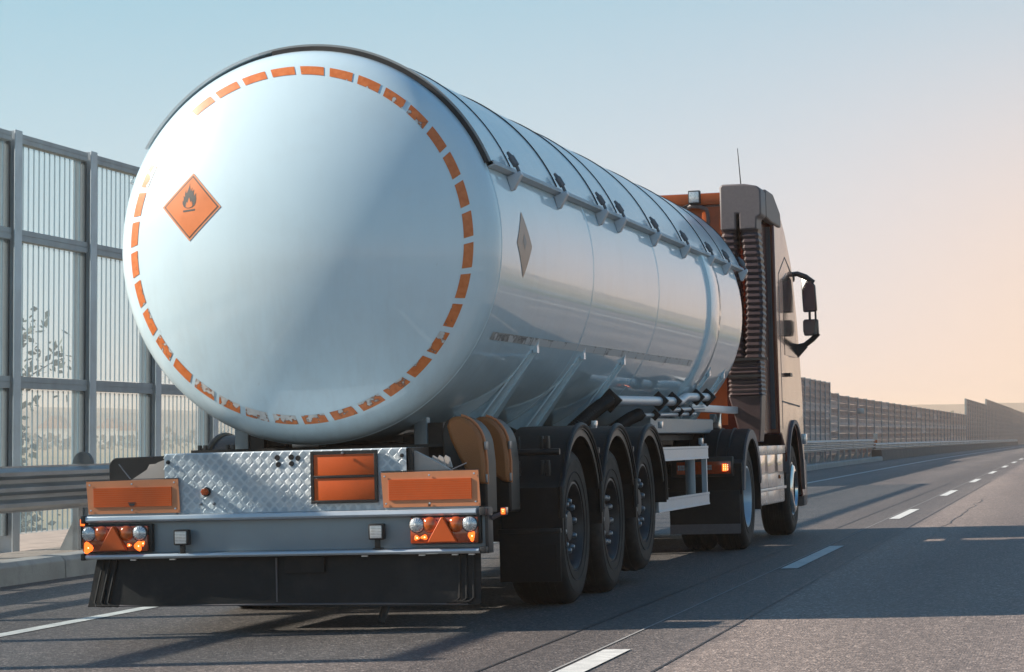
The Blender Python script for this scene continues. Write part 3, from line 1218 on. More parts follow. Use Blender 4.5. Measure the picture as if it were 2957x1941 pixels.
# break the length into sheets that meet under the straps
cuts = [VS0, 1.24, 2.63, 4.06, 4.79, 6.31, 7.80, 9.20, 10.25, VS1]
for a, b in zip(cuts[:-1], cuts[1:]):
    lift = random.uniform(0, .003)
    s = MB().lathe([(RS + lift, a + .0004), (RS + lift, b - .0004), (RS - .012, b - .0004), (RS - .012, a + .0004)], (UC, 0, WC), 'v', na, closed=True, a0=R_(A_LO), a1=R_(A_HI))
    k = na + 1
    s.add([], [])
    s.build('sun_shield', M_shield, TRL)
for vv in cuts[1:-1] + [11.35]:
    st = MB()
    st.tube([(UC + (RS + .004) * math.cos(R_(a)), vv, WC + (RS + .004) * math.sin(R_(a))) for a in range(23, 148, 3)], .0045, 6)
    st.build('strap', M_chassis, TRL)
# rim lip and stays at the rear edge
MB().lathe([(RS + .002, VS0 - .004), (RS + .002, VS0 + .012), (RS - .013, VS0 + .012), (RS - .013, VS0 - .004)], (UC, 0, WC), 'v', na, closed=True, a0=R_(A_LO), a1=R_(104)).build('shield_lip', M_rail, TRL)
MB().lathe([(RS + .002, VS0 - .004), (RS + .002, VS0 + .012), (RS - .013, VS0 + .012), (RS - .013, VS0 - .004)], (UC, 0, WC), 'v', na, closed=True, a0=R_(104.1), a1=R_(A_HI)).build('shield_lip', M_post, TRL)
MB().lathe([(RS - .0125, VS0 - .012), (RS - .0125, VS0 + .03), (RT - .02, VS0 + .03), (RT - .02, VS0 - .012)], (UC, 0, WC), 'v', na, closed=True, a0=R_(A_LO), a1=R_(100)).build('gap_shade', M_chassis, TRL)  # dark strip standing in for the shade in the shield gap
for dg in (36, 50, 64, 86, 110, 130):
    a = R_(dg)
    c, s_ = math.cos(a), math.sin(a)
    MB().quadplate([(UC + 1.02 * c, VS0 + .03, WC + 1.02 * s_), (UC + (RS - .008) * c, VS0 + .03, WC + (RS - .008) * s_),
                    (UC + (RS - .008) * c, VS0 + .23, WC + (RS - .008) * s_), (UC + 1.22 * c, VS0 + .23, WC + 1.22 * s_)], .006).build('stay', M_grey, TRL)
for sd_ in (1, -1):
    rl = MB()
    for (a0, a1, r0, r1) in ((21.0, 21.5, RT + .004, RS + .006), (21.0, 22.5, RS + .002, RS + .012)):
        pr = []
        for (r, a) in ((r0, a0), (r1, a0), (r1, a1), (r0, a1)):
            pr.append((UC + sd_ * r * math.cos(R_(a)), WC + r * math.sin(R_(a))))
        rl.prism(pr, 'v', .74, 11.5)
    rl.build('shield_rail', M_post, TRL, bevel=.003)
    for vv in cuts[1:-1] + [11.35, .72][:1] + []:
        def P(r, a, v):
            return (UC + sd_ * r * math.cos(R_(a)), v, WC + r * math.sin(R_(a)))
        bk = MB()
        pr = [P(RT + .0, 16.2, vv), P(RT + .02, 16.2, vv), P(RS + .058, 19.4, vv), P(RS + .058, 20.5, vv), P(RT + .004, 20.4, vv)]
        vs = [(p[0], p[1] - .030, p[2]) for p in pr] + [(p[0], p[1] + .030, p[2]) for p in pr]
        fs = [(0, 1, 2, 3, 4), (9, 8, 7, 6, 5)] + [(i, i + 5, (i + 1) % 5 + 5, (i + 1) % 5) for i in range(5)]
        bk.add(vs, fs)
        bkt = bk.build('bracket', M_alum, TRL, bevel=.004)
        tb = MB()
        b0, b1, b2, b3 = P(RS + .046, 20.2, vv), P(RS + .044, 22.4, vv), P(RS + .036, 25.4, vv), P(RS + .030, 27.0, vv)
        tb.tube([b0, b1], .011, 8)
        tb.tube([b1, b2], .021, 10)
        tb.tube([b2, b3], [.015, .009], 8)
        tb.build('tensioner', M_tens, bkt)

# saddles between tank and frame
sad = [(1.085, 1.83), (1.055, 1.70), (.70, 1.225), (.30, 1.225), (.30, 1.12), (-.30, 1.12), (-.30, 1.225), (-.70, 1.225), (-1.10, 1.70), (-1.125, 1.83), (-.95, 1.60), (-.6, 1.3), (0, 1.16), (.6, 1.3), (.95, 1.60)]
for vv in (2.30, 3.85, 5.42, 9.75, 10.65):
    m = MB()
    m.prism(sad, 'v', vv - .012, vv + .012)
    for s in (1, -1):                       # flange along the sloping edge
        a, b = Vector((s * 1.055 + UC, 0, 1.70)), Vector((s * .66 + UC, 0, 1.17))
        n = Vector((b.z - a.z, 0, -(b.x - a.x))).normalized() * .010
        if n.x * s < 0:
            n = -n
        m.quadplate([a + Vector((0, vv - .11, 0)), a + Vector((0, vv + .11, 0)), b + Vector((0, vv + .25, 0)), b + Vector((0, vv - .25, 0))], .012)
        # side gusset closing the flange against the shell
        for q in (-1, 1):
            m.quadplate([(s * 1.06 + UC, vv + q * .10, 1.72), (s * .66 + UC, vv + q * .19, 1.17), (s * .52 + UC, vv + q * .19, 1.24), (s * 1.0 + UC, vv + q * .10, 1.70)], .008)
    m.box(UC + 1.058, UC + 1.085, vv - .03, vv + .03, 1.70, 1.80)
    m.build('saddle', M_white, TRL)

# chassis
ch = MB()
for s in (1, -1):
    ch.box(s * .46 - .07, s * .46 + .07, 1.3, 10.9, 1.12, 1.17)
    ch.box(s * .46 - .012, s * .46 + .012, .35, 10.9, .86, 1.06)
    ch.box(s * .46 - .07, s * .46 + .07, .35, 10.9, .82, .86)
for vv in (1.6, 3.3, 4.6, 6.0, 7.5, 9.0, 10.2):
    ch.box(-.45, .45, vv - .06, vv + .06, .86, 1.12)
for vv in (2.618, 3.928, 5.238):
    ch.box(-.85, .85, vv - .075, vv + .075, .45, .60)
    for s in (1, -1):
        ch.box(s * .46 - .05, s * .46 + .05, vv - .55, vv + .1, .62, .72)
        ch.tube([(s * .46, vv + .05, .70), (s * .46, vv + .05, .84)], .13, 12)
ch.box(-.8, .8, 6.3, 8.3, .55, 1.0)
ch.build('chassis', M_chassis, TRL)
ub = MB()
ub.box(-.9, .9, .35, 1.5, .50, .56)
ub.tube([(.57, .30, .50), (.57, .22, .18), (.54, .18, .05)], .026, 8)
ub.build('rear_underframe', M_chassis, TRL)
# upright posts beside the tank end
for (u0, u1, vv, w1) in ((-.71, -.62, 1.2, 1.36), (.49, .575, 1.2, 1.30)):
    MB().box(u0, u1, vv, vv + .09, .86, w1, c=.006).build('upright_post', M_grey, TRL)
    MB().box(u1 + .002, u1 + .10, vv + .02, vv + .08, .86, w1 - .06).build('black_plate', M_black, TRL)
MB().box(-.9, .9, .9, 1.6, 1.085, 1.105).build('deck_plate', M_chassis, TRL)
MB().box(-.26, -.08, 1.0, 1.15, 1.105, 1.15, c=.008).lathe([(.05, 0), (.05, .05), (.03, .05)], (-.17, 1.07, 1.15), 'w', 12).build('valve_cap', M_alu, TRL)

# rear beam: panel, two aluminium rails, end caps, bolts
bm_ = MB().box(-1.235, 1.235, .02, .12, .494, .682, c=.004).build('rear_beam', M_grey, TRL)
for (z0, z1, v0, nm) in ((.683, .722, -.035, 'top_rail'), (.463, .4925, -.045, 'bottom_rail')):
    m = MB()
    m.prism([(v0, z0), (v0 - .012, z0 + .012), (v0 - .006, z1 - .004), (v0 + .02, z1), (.12, z1), (.12, z0)], 'u', -1.235, 1.195 if nm == 'top_rail' else 1.21)
    m.build(nm, M_alum, bm_, bevel=.003)
    MB().box(-1.262, -1.236, v0 - .014, .12, z0 - .006, z1 + .004, c=.005).build('end_cap', M_black, bm_)
    MB().box(1.212, 1.252, v0 - .006, .12, z0 - .004, z1 + .006, c=.006).build('end_cap', M_rim, bm_)
MB().box(1.236, 1.256, .0, .12, .458, .72, c=.004).build('end_plate', M_rim, bm_)

# rubber skirt under the beam with moulded ribs
sk = MB()
sk.grid(lambda f, g: (-1.20 + (-.05) * g + (2.395 + .055 * g) * f, .045 - .035 * g - .01 * math.sin(f * 9), .458 - .285 * g + .006 * math.sin(f * 7) * g - .014 * f * g), 40, 8)
vs0 = list(sk.v)
sk.add([(v[0], v[1] + .012, v[2]) for v in vs0], list(sk.f))
skirt = sk.build('rubber_skirt', M_rubber, TRL)
for s in (-1, 1):
    for q in range(3):
        x = .035 + .042 * q
        u_t, u_b = (-1.185 + x, -1.240 + x) if s < 0 else (1.19 - x, 1.192 - x)
        MB().tube([(u_t, .030, .452), (u_t + (u_b - u_t) * .9, -.004, .20), (u_b - s * .022, -.010, .182), (u_b - s * .075, -.010, .178)], .0075, 6).build('rib', M_rubber, skirt)
MB().box(-.058, -.050, .022, .034, .19, .45).build('seam', M_dkgrey, skirt)
MB().tube([(-1.2, .005, .180), (-.6, .008, .176), (0, .006, .176), (.6, .008, .172), (1.12, .004, .165)], .006, 6).build('hem', M_dkgrey, skirt)
MB().box(.0, .245, .017, .03, .36, .45).build('patch', M_rubber, skirt)
for u in (-.95, -.7, .5, .85, 1.05, 1.15):
    MB().box(u - .018, u + .018, .0, .02, .450, .457).build('clip', M_alu, skirt)

# tread plate
tp = MB()
tp.box(-.737, .77, .0, .004, .724, 1.078)
tp.prism([(.0, 1.078), (.002, 1.082), (.012, 1.086), (.40, 1.086), (.40, 1.081), (.014, 1.080), (.004, 1.074)], 'u', -.737, .77)
plate = tp.build('tread_plate', M_tread, TRL)
MB().box(.772, .80, .03, .40, .73, 1.085).build('side_plate', M_black, plate)
tr = MB()
PX, PZ = .0610, .0655
for i in range(26):
    for j in range(7):
        for kind in (0, 1):
            cx = -.72 + PX * (i + .5 * kind)
            cz = .735 + PZ * (j + .5 * kind)
            if cx > .755 or cz > 1.065:
                continue
            ang = R_(-42 if kind == 0 else 42)
            dx, dz = math.cos(ang), math.sin(ang)
            hgt = .0030 if kind == 0 else .0022
            for b in range(5):
                o_ = (b - 2) * .0072
                px, pz = cx - dz * o_, cz + dx * o_
                L = .0175 - .0012 * abs(b - 2)
                w = .0022
                a_ = (px - dx * L, pz - dz * L)
                c_ = (px + dx * L, pz + dz * L)
                nx, nz = -dz * w, dx * w
                vs = [(a_[0] + nx, -.0002, a_[1] + nz), (a_[0] - nx, -.0002, a_[1] - nz), (c_[0] - nx, -.0002, c_[1] - nz), (c_[0] + nx, -.0002, c_[1] + nz),
                      (a_[0] + dx * .004, -hgt, a_[1] + dz * .004), (c_[0] - dx * .004, -hgt, c_[1] - dz * .004)]
                tr.add(vs, [(0, 4, 5, 3), (1, 2, 5, 4), (0, 1, 4), (2, 3, 5)])
tr.build('tread_relief', M_tread, plate, kind='stuff', sharp=25)
for (px, pz, r, mt) in ((-.024, 1.045, .014, M_black), (.063, 1.047, .014, M_black), (.105, 1.040, .013, M_black), (-.018, 1.005, .013, M_black), (.064, 1.008, .013, M_black)):
    MB().lathe([(r + .003, 0), (r + .003, -.004), (r, -.005)], (px, 0, pz), 'v', 16).lathe([(r, -.0042), (.0005, -.0042)], (px, 0, pz), 'v', 16).build('hole', mt, plate)
MB().lathe([(.028, 0), (.028, -.016), (.022, -.020)], (-.472, 0, .853), 'v', 20).lathe([(.021, -.020), (.021, -.052), (.014, -.060), (.0005, -.061)], (-.472, 0, .853), 'v', 6, m=1).build('orange_cap_bolt', [M_black, M_orange], plate)
for (px, pz, mt, r) in ((-.508, .782, M_nut, .009), (-.425, .781, M_nut, .009), (-.712, 1.035, M_black, .013), (.745, 1.040, M_black, .012)):
    MB().lathe([(r, 0), (r, -.008), (r * .7, -.017), (.0005, -.019)], (px, 0, pz), 'v', 10).build('bolt', mt, plate)

# orange two-field plate in its black frame
fr = MB()
u0, u1, z0, z1 = .188, .599, .767, 1.077
for (a, b, c_, d) in ((u0, u1, z1 - .020, z1), (u0, u1, z0, z0 + .018), (u0, u0 + .019, z0 + .018, z1 - .020), (u1 - .019, u1, z0 + .018, z1 - .020), (u0 + .019, u1 - .019, .917, .931)):
    fr.box(a, b, -.027, -.006, c_, d)
pf = fr.build('plate_frame', M_black, TRL, bevel=.002)
MB().box(u0 + .020, u1 - .020, -.022, -.012, .932, z1 - .021, c=.002).build('orange_panel', M_orange, pf)
MB().box(u0 + .020, u1 - .020, -.022, -.012, z0 + .019, .916, c=.002).build('orange_panel', M_orange, pf)
MB().lathe([(.009, -.034), (.009, -.050), (.006, -.056), (.0005, -.057)], (.395, 0, 1.062), 'v', 10).build('latch_bolt', M_nut, pf)

# rectangular marker boards
for (cu, w0, w1, v0, u_a, u_b, tilt) in ((0, .733, .936, -.025, -1.231, -.643, .010), (0, .736, .946, -.025, .620, 1.210, .010)):
    q = MB()
    q.quadplate([(u_a, v0, w1 - .006), (u_b, v0, w1), (u_b + .010, v0, w0), (u_a + .012, v0, w0)], .004)
    for i in range(len(q.v)):
        pass
    bo = q.build('marker_board', M_border, TRL)
    MB().box(u_a, u_b, v0 - .001, v0 + .03, w1 + .0005, w1 + .004).build('top_edge', M_chassis, bo)
    ia, ib, ja, jb = u_a + .048, u_b - .042, w0 + .042, w1 - .046
    hz = 9
    pn = MB()
    for i in range(hz):
        z_a, z_b = ja + (jb - ja) * i / hz, ja + (jb - ja) * (i + 1) / hz
        pn.box(ia, ib, v0 - .0062, v0 - .0042 if False else v0 + .001, z_a, z_b - .0012)
    pn.build('inner_field', M_orange, bo)
    for (ru, rw) in ((u_a + .024, w1 - .028), ((u_a + u_b) / 2, w1 - .026), (u_b - .024, w1 - .022), (u_a + .03, w0 + .022), ((u_a + u_b) / 2, w0 + .02), (u_b - .018, w0 + .024)):
        MB().lathe([(.0065, -.004), (.0058, -.008), (.0005, -.0095)], (ru, v0, rw), 'v', 8).build('rivet', M_alu, bo)
    if u_a < 0:
        MB().box(-.962, -.914, v0 - .008, v0 - .0065, .795, .800).box(-.956, -.920, v0 - .008, v0 - .0065, .781, .793).box(-.948, -.928, v0 - .008, v0 - .0065, .776, .780).build('printed_mark', M_flame, bo)
    else:
        MB().box(.904, .920, v0 - .008, v0 - .0062, .738, .760, c=.001).build('rust_streak', material('rust', (.12, .06, .035), .8), bo)
MB().box(-1.20, -.66, -.018, .02, .720, .732).build('board_ledge', M_grey, TRL)
MB().box(.64, 1.20, -.018, .02, .722, .735).build('board_ledge', M_grey, TRL)

# tail lights


def tail_light(u_a, u_b, w0, w1, mirror):
    L = u_b - u_a
    h = w1 - w0
    ho = MB().box(u_a - (.004 if mirror else .0), u_b + (.02 if not mirror else .012), -.020, .022, w0 - .006, w1 + .008, c=.008).build('tail_light', M_black, TRL)
    ln = MB().box(u_a, u_b, -.052, -.021, w0, w0 + h * .66, c=.010)
    ln.build('lower_lens', M_redlens, ho)
    MB().box(u_a + .002, u_b - .002, -.040, -.021, w0 + h * .66, w1 - .004, c=.006).build('upper_lens', M_redlens, ho)
    xs = [.105, .30, .68, .885]
    for i, f in enumerate(xs):
        cu, cw, r = u_a + L * f, w0 + h * .70, h * .285
        mt = M_clear if i in (0, 3) else M_amber
        lens = MB()
        pr = []
        for q in range(7):
            a = q / 6
            pr.append((r * (1 - .0 * a) * math.cos(a * PI / 2 * .98), -.052 - .022 * math.sin(a * PI / 2)))
        lens.lathe([(r, -.03)] + pr, (cu, 0, cw), 'v', 28)
        l_ = lens.build('round_lens', mt, ho)
        MB().lathe([(r + .003, -.030), (r + .003, -.056), (r - .003, -.058)], (cu, 0, cw), 'v', 28).build('lens_ring', M_rim if i in (0, 3) else M_redlens, ho)
        if i in (0, 3):
            for k in range(16):
                a = k * 2 * PI / 16
                MB().tube([(cu + r * .35 * math.cos(a), -.0735, cw + r * .35 * math.sin(a)), (cu + r * .75 * math.cos(a), -.069, cw + r * .75 * math.sin(a)), (cu + r * .95 * math.cos(a), -.060, cw + r * .95 * math.sin(a))], .0016, 4).build('lens_rib', M_alu, ho)
            MB().lathe([(.012, -.074), (.009, -.077), (.0005, -.078)], (cu, 0, cw), 'v', 10).build('lens_boss', M_clear, ho)
    tc_ = u_a + L * .49
    tri = [(tc_ - h * .575, w0 + .008), (tc_ + h * .555, w0 + .008), (tc_ + .006, w1 - .004), (tc_ - .006, w1 - .004)]
    MB().prism(tri, 'v', -.078, -.030).build('triangle_reflector', M_orange, ho, bevel=.004)
    spots = [(.09, .16, .030, .035), (.86, .20, .024, .030), (.72, .24, .014, .010), (.93, .30, .012, .016)] if not mirror else [(.10, .22, .016, .014), (.21, .24, .020, .014), (.91, .26, .020, .030)]
    for (f, g, a, b) in spots:
        cu, cw = u_a + L * f, w0 + h * g
        MB().lathe([(1, -.0525), (.8, -.0545), (.4, -.0555), (.001, -.056)], (0, 0, 0), 'v', 14)
        gl = MB()
        vs, fs = [], []
        rings = [(1, -.0530), (.75, -.0550), (.4, -.0565)]
        for (rr2, vv2) in rings:
            for k in range(14):
                an = k * 2 * PI / 14
                wob = 1 + .18 * math.sin(3 * an + f * 20)
                vs.append((cu + a * rr2 * wob * math.cos(an), vv2, cw + b * rr2 * wob * math.sin(an)))
        for q in range(2):
            for k in range(14):
                fs.append((q * 14 + k, q * 14 + (k + 1) % 14, (q + 1) * 14 + (k + 1) % 14, (q + 1) * 14 + k))
        fs.append(tuple(range(28, 42)))
        gl.add(vs, fs)
        gl.build('lit_lamp', M_lit, ho)
        MB().lathe([(.0045, -.0565), (.003, -.060), (.0004, -.061)], (cu + .003, 0, cw), 'v', 8).build('bulb', M_lithot, ho)


tail_light(-1.253, -.835, .508, .662, False)
tail_light(.797, 1.205, .522, .678, True)

# square work lights on the beam
for (cu, cw) in ((-.617, .585), (.594, .597)):
    wl_ = MB().box(cu - .047, cu + .047, -.070, -.012, cw - .047, cw + .047, c=.010)
    wl_.tube([(cu, -.012, cw), (cu, .02, cw)], .03, 10)
    w = wl_.build('work_light', M_black, TRL)
    MB().box(cu - .036, cu + .036, -.0735, -.068, cw - .038, cw + .036, c=.003).build('lens', M_clear, w)
    for k in range(8):
        zq = cw - .032 + k * .009
        MB().box(cu - .034, cu + .034, -.0775, -.073, zq, zq + .0045).build('lens_rib', M_alu, w)
    MB().box(cu - .016, cu + .016, -.045, -.030, cw - .095, cw - .047, c=.003).box(cu - .026, cu + .026, -.05, .0, cw - .101, cw - .095).build('foot', M_black, w)

# side markers on rubber arms
MB().tube([(1.24, .10, .655), (1.33, .09, .690)], [.016, .010], 8).build('marker_arm', M_dkgrey, TRL)
mk = MB().box(1.318, 1.350, .055, .115, .676, .722, c=.004).build('side_marker', M_redlens, TRL)
MB().box(1.322, 1.346, .050, .056, .682, .716, c=.002).build('lit_lamp', M_lit, mk)
for (du, dw) in ((-.005, .006), (.005, .006), (0, -.004)):
    MB().lathe([(.003, .050), (.002, .047), (.0004, .0465)], (1.334 + du, 0, .702 + dw), 'v', 6).build('bulb', M_lithot, mk)
MB().tube([(-1.25, .12, .68), (-1.33, .2, .70)], .016, 8).build('marker_arm', M_black, TRL)
mk = MB().box(-1.352, -1.318, .155, .215, .655, .705, c=.004).build('side_marker', M_redlens, TRL)
MB().box(-1.349, -1.321, .150, .156, .660, .700, c=.002).build('lit_lamp', M_lit, mk)
MB().lathe([(.004, .150), (.002, .146), (.0004, .1455)], (-1.335, 0, .682), 'v', 6).build('bulb', M_lithot, mk)
MB().box(-1.355, -1.27, .17, .20, .52, .655, c=.004).build('marker_flap', M_rubber, TRL)

# beige boards and chutes on the rear deck
b = MB()
b.quadplate([(-.985, .10, .925), (-.742, .10, .925), (-.742, .10, 1.055), (-.80, .10, 1.035)], .05)
b.quadplate([(-.93, .16, .93), (-.76, .16, .93), (-.80, .16, 1.03), (-.875, .16, 1.025)], .05)
b.build('beige_board', M_beige, TRL)
g_ = MB()
g_.quadplate([(.800, .12, .94), (1.03, .12, .94), (.93, .12, 1.0), (.80, .12, 1.065)], .05)
for k in range(3):
    g_.quadplate([(.86 + k * .03, .18 + k * .03, .97), (.93 + k * .03, .18 + k * .03, .96), (.915 + k * .03, .18 + k * .03, 1.02), (.89 + k * .03, .18 + k * .03, 1.035)], .02)
g_.build('grey_chute', M_beige, TRL)
MB().tube([(1.0, .1, .94), (1.10, .14, .985)], .004, 6).build('rod', M_nut, TRL)
MB().tube([(-1.06, .08, 1.03), (-.98, .06, .94)], .004, 6).build('rod', M_nut, TRL)
# black rounded box at the left rear corner
pr = [(-1.215, .88), (-1.215, 1.02)] + [(-1.165 + .05 * math.cos(R_(a)), 1.02 + .05 * math.sin(R_(a))) for a in (180, 157, 135, 112, 90)][1:] + [(-.80, 1.075), (-.80, .88)]
lb = MB().prism(pr, 'v', .30, 1.35).build('black_locker', M_black, TRL, bevel=.006)
MB().box(-1.18, -.85, .294, .30, .885, .97).build('dark_opening', M_chassis, lb)

# orange extinguisher boxes at the right rear


def ext_box(u0, v0):
    # section in (u, w): straight left side, tall rounded right shoulder
    top = [(u0 + .05, .66), (u0 + .0, 1.17), (u0 + .03, 1.245), (u0 + .09, 1.272)]
    top += [(u0 + .09 + .185 * math.sin(R_(a)), 1.272 - .205 * (1 - math.cos(R_(a)))) for a in (12, 24, 36, 48, 60, 72, 82)]
    top += [(u0 + .285, .98), (u0 + .285, .66)]
    bk = MB().prism(top, 'v', v0 + .04, v0 + .30).build('extinguisher_box', M_black, TRL, bevel=.015)
    sh_ = [(p[0] * .97 + (u0 + .15) * .03 + .010, p[1] * .985 + .018) for p in top[1:-1]]
    # orange lid: everything right of a slanting line, domed
    lid = [(u0 + .075, 1.262)] + [(p[0] + .004, p[1] + .003) for p in top[4:-2]] + [(u0 + .289, .98), (u0 + .289, .845), (u0 + .24, .86), (u0 + .185, .905), (u0 + .12, 1.03), (u0 + .075, 1.13), (u0 + .055, 1.21)]
    MB().prism(lid, 'v', v0 - .035, v0 + .039).build('lid', M_extbox, bk, bevel=.022)
    MB().tube([(p[0] + .006, v0 + .02, p[1] + .006) for p in lid[1:11]], .009, 6).build('lid_seal', M_border, bk)
    for zq in (.86, 1.06):
        MB().box(u0 + .284, u0 + .298, v0 - .01, v0 + .05, zq, zq + .05, c=.003).build('clasp', M_nut, bk)
    return bk


ext_box(.775, .75)
ext_box(.800, 1.28)

# mudguards, flaps and wheels of the three axles
AX = [2.618, 3.928, 5.238]


def mudguard(va, left=False, first=False):
    s = -1 if left else 1
    ri, ro = .645, .672
    wc = .525
    outer = [(va - .70, .52), (va - .70, .80)] + [(va + ro * 1.03 * math.cos(R_(a)), wc + .012 + ro * math.sin(R_(a))) for a in range(152, 20, -8)] + [(va + .655, .60)]
    inner = [(va + .63, .60)] + [(va + ri * 1.03 * math.cos(R_(a)), wc + .012 + ri * math.sin(R_(a))) for a in range(24, 156, 8)] + [(va - .672, .80), (va - .672, .52)]
    ua, ub = s * .87, s * 1.285
    g = MB().prism(outer + inner, 'u', min(ua, ub), max(ua, ub)).build('mudguard', M_rubber, TRL, sharp=30)
    lip = MB()
    ro2 = ro + .002
    pts = [(va - .702, .60), (va - .702, .80)] + [(va + ro2 * 1.03 * math.cos(R_(a)), wc + .012 + ro2 * math.sin(R_(a))) for a in range(152, 20, -8)] + [(va + .66, .62)]
    lip.tube([(s * 1.278, p[0], p[1]) for p in pts], .020, 8)
    lip.build('rolled_lip', M_rubber, g)
    face = MB()
    rI, rO = ri - .045, ri + .012
    o1 = [(va + rO * 1.03 * math.cos(R_(a)), wc + .012 + rO * math.sin(R_(a))) for a in range(150, 20, -8)]
    i1 = [(va + rI * 1.03 * math.cos(R_(a)), wc + .012 + rI * math.sin(R_(a))) for a in range(22, 152, 8)]
    face.prism([(va - .69, .56), (va - .69, .80)] + o1 + i1 + [(va - .635, .80), (va - .635, .56)], 'u', min(s * 1.262, s * 1.276), max(s * 1.262, s * 1.276))
    face.build('side_lip', M_black, g)
    # mounting clamps and tube
    for uu in (.985, 1.185):
        for (dz, hh) in ((1.09, .10), (.93, .10)):
            k = MB()
            k.box(s * uu - .034, s * uu - .012, va - .735, va - .70, dz - hh / 2, dz + hh / 2, c=.003)
            k.box(s * uu + .006, s * uu + .028, va - .735, va - .70, dz - hh / 2, dz + hh / 2, c=.003)
            k.box(s * uu - .03, s * uu + .03, va - .725, va - .70, dz - hh / 2 + .02, dz + hh / 2 - .02)
            k.build('clamp', M_black, g)
    MB().tube([(s * .80, va - .735, 1.035), (s * 1.285, va - .735, 1.035)], .022, 10).build('mounting_tube', M_black, g)
    return g


for i, va in enumerate(AX):
    mudguard(va, False)
    mudguard(va, True)
fl_ = MB().box(.865, 1.275, 1.872, 1.886, .188, .525, c=.004).build('mud_flap', M_rubber, TRL)
MB().box(.90, 1.25, 1.866, 1.872, .250, .43).build('raised_field', M_rubber, fl_)
MB().box(.86, 1.28, 1.864, 1.90, .505, .535, c=.004).build('flap_clamp', M_black, fl_)
MB().box(-1.275, -.865, 1.872, 1.886, .188, .525, c=.004).build('mud_flap', M_rubber, TRL)
MB().box(-.86, .86, 1.95, 1.96, .45, .95).build('spray_panel', M_chassis, TRL)


def wheel_mesh(parent_u, side, width, R, rim_r, mats, deep, style):
    """one wheel around the origin, axis = u, outer face at +u (mirrored for the left)"""
    s = side
    w = width / 2
    tp_ = [(rim_r, -w + .03), (rim_r + .02, -w + .004), (R * .80, -w), (R * .93, -w + .008), (R * .985, -w + .035), (R, -w + .07), (R, w - .07), (R * .985, w - .035),
           (R * .93, w - .008), (R * .86, w + .001), (R * .80, w), (rim_r + .02, w - .004), (rim_r, w - .03)]
    ty = MB().lathe([(r, s * a) for r, a in tp_], (0, 0, 0), 'u', 56)
    # tread grooves as shallow raised ribs between
    for gx in (-.5, -.17, .17, .5):
        ty.lathe([(R - .001, s * (gx * w - .02)), (R + .006, s * (gx * w - .017)), (R + .006, s * (gx * w + .017)), (R - .001, s * (gx * w + .02))], (0, 0, 0), 'u', 56)
    for rr3 in (.70, .86):
        ty.lathe([(R * rr3 - .004, s * (w - .002)), (R * rr3, s * (w + .003)), (R * rr3 + .004, s * (w - .002))], (0, 0, 0), 'u', 56)
    rim = MB()
    if style == 'out':
        pr = [(rim_r, w - .03), (rim_r + .010, w - .012), (rim_r - .004, w - .010), (rim_r - .018, w - .03), (rim_r - .03, w - .10), (.225, w - .13), (.205, w - .125), (.195, w - .105), (.0005, w - .105)]
    else:
        pr = [(rim_r, w - .03), (rim_r + .012, w - .010), (rim_r - .006, w - .008), (rim_r - .02, w - .03), (rim_r - .035, w - .12), (.23, w - deep), (.14, w - deep), (.12, w - deep + .09), (.0005, w - deep + .09)]
    rim.lathe([(r, s * a) for r, a in pr], (0, 0, 0), 'u', 48)
    hub = MB()
    hp = [(.115, w - .11), (.112, w - .06), (.10, w - .045), (.04, w - .04), (.0005, w - .04)] if style == 'out' else [(.118, w - deep), (.118, w - deep + .13), (.09, w - deep + .15), (.0005, w - deep + .155)]
    hub.lathe([(r, s * a) for r, a in hp], (0, 0, 0), 'u', 24)
    nut = MB().lathe([(.020, 0), (.020, s * .034), (.024, s * .038), (.024, s * .058), (.016, s * .074), (.0005, s * .079)], (0, 0, 0), 'u', 8)
    return ty, rim, hub, nut


def make_wheel(u, v, w, side, width=.385, R=.525, rim_r=.292, parent=None, style='out', deep=.18, rim_mat=None, off=(0, 0, 0)):
    ty, rim, hub, nut = wheel_mesh(u, side, width, R, rim_r, None, deep, style)
    wh = rim.build('wheel', rim_mat or M_rim, parent)
    wh.location = Vector((u - side * width / 2, v, w)) + Vector(off)
    ty.build('tyre', M_tyre, wh)
    hub.build('hub', M_rim, wh)
    n0 = None
    fx = width / 2 - .106 if style == 'out' else width / 2 - deep
    for k in range(10):
        a = k * 2 * PI / 10 + .2
        loc = (side * fx, .168 * math.cos(a), .168 * math.sin(a))
        if n0 is None:
            n0 = nut.build('wheel_nut', M_nut, wh)
            n0.location = loc
        else:
            copy_part(n0, wh, loc)
    return wh


for i, va in enumerate(AX):
    lift = .09 if i == 2 else 0.
    wr = make_wheel(1.225, va, .525 + lift, 1, parent=TRL)
    wl2 = make_wheel(-1.225, va, .525 + lift, -1, parent=TRL)
    wr.rotation_euler.x = i * .37

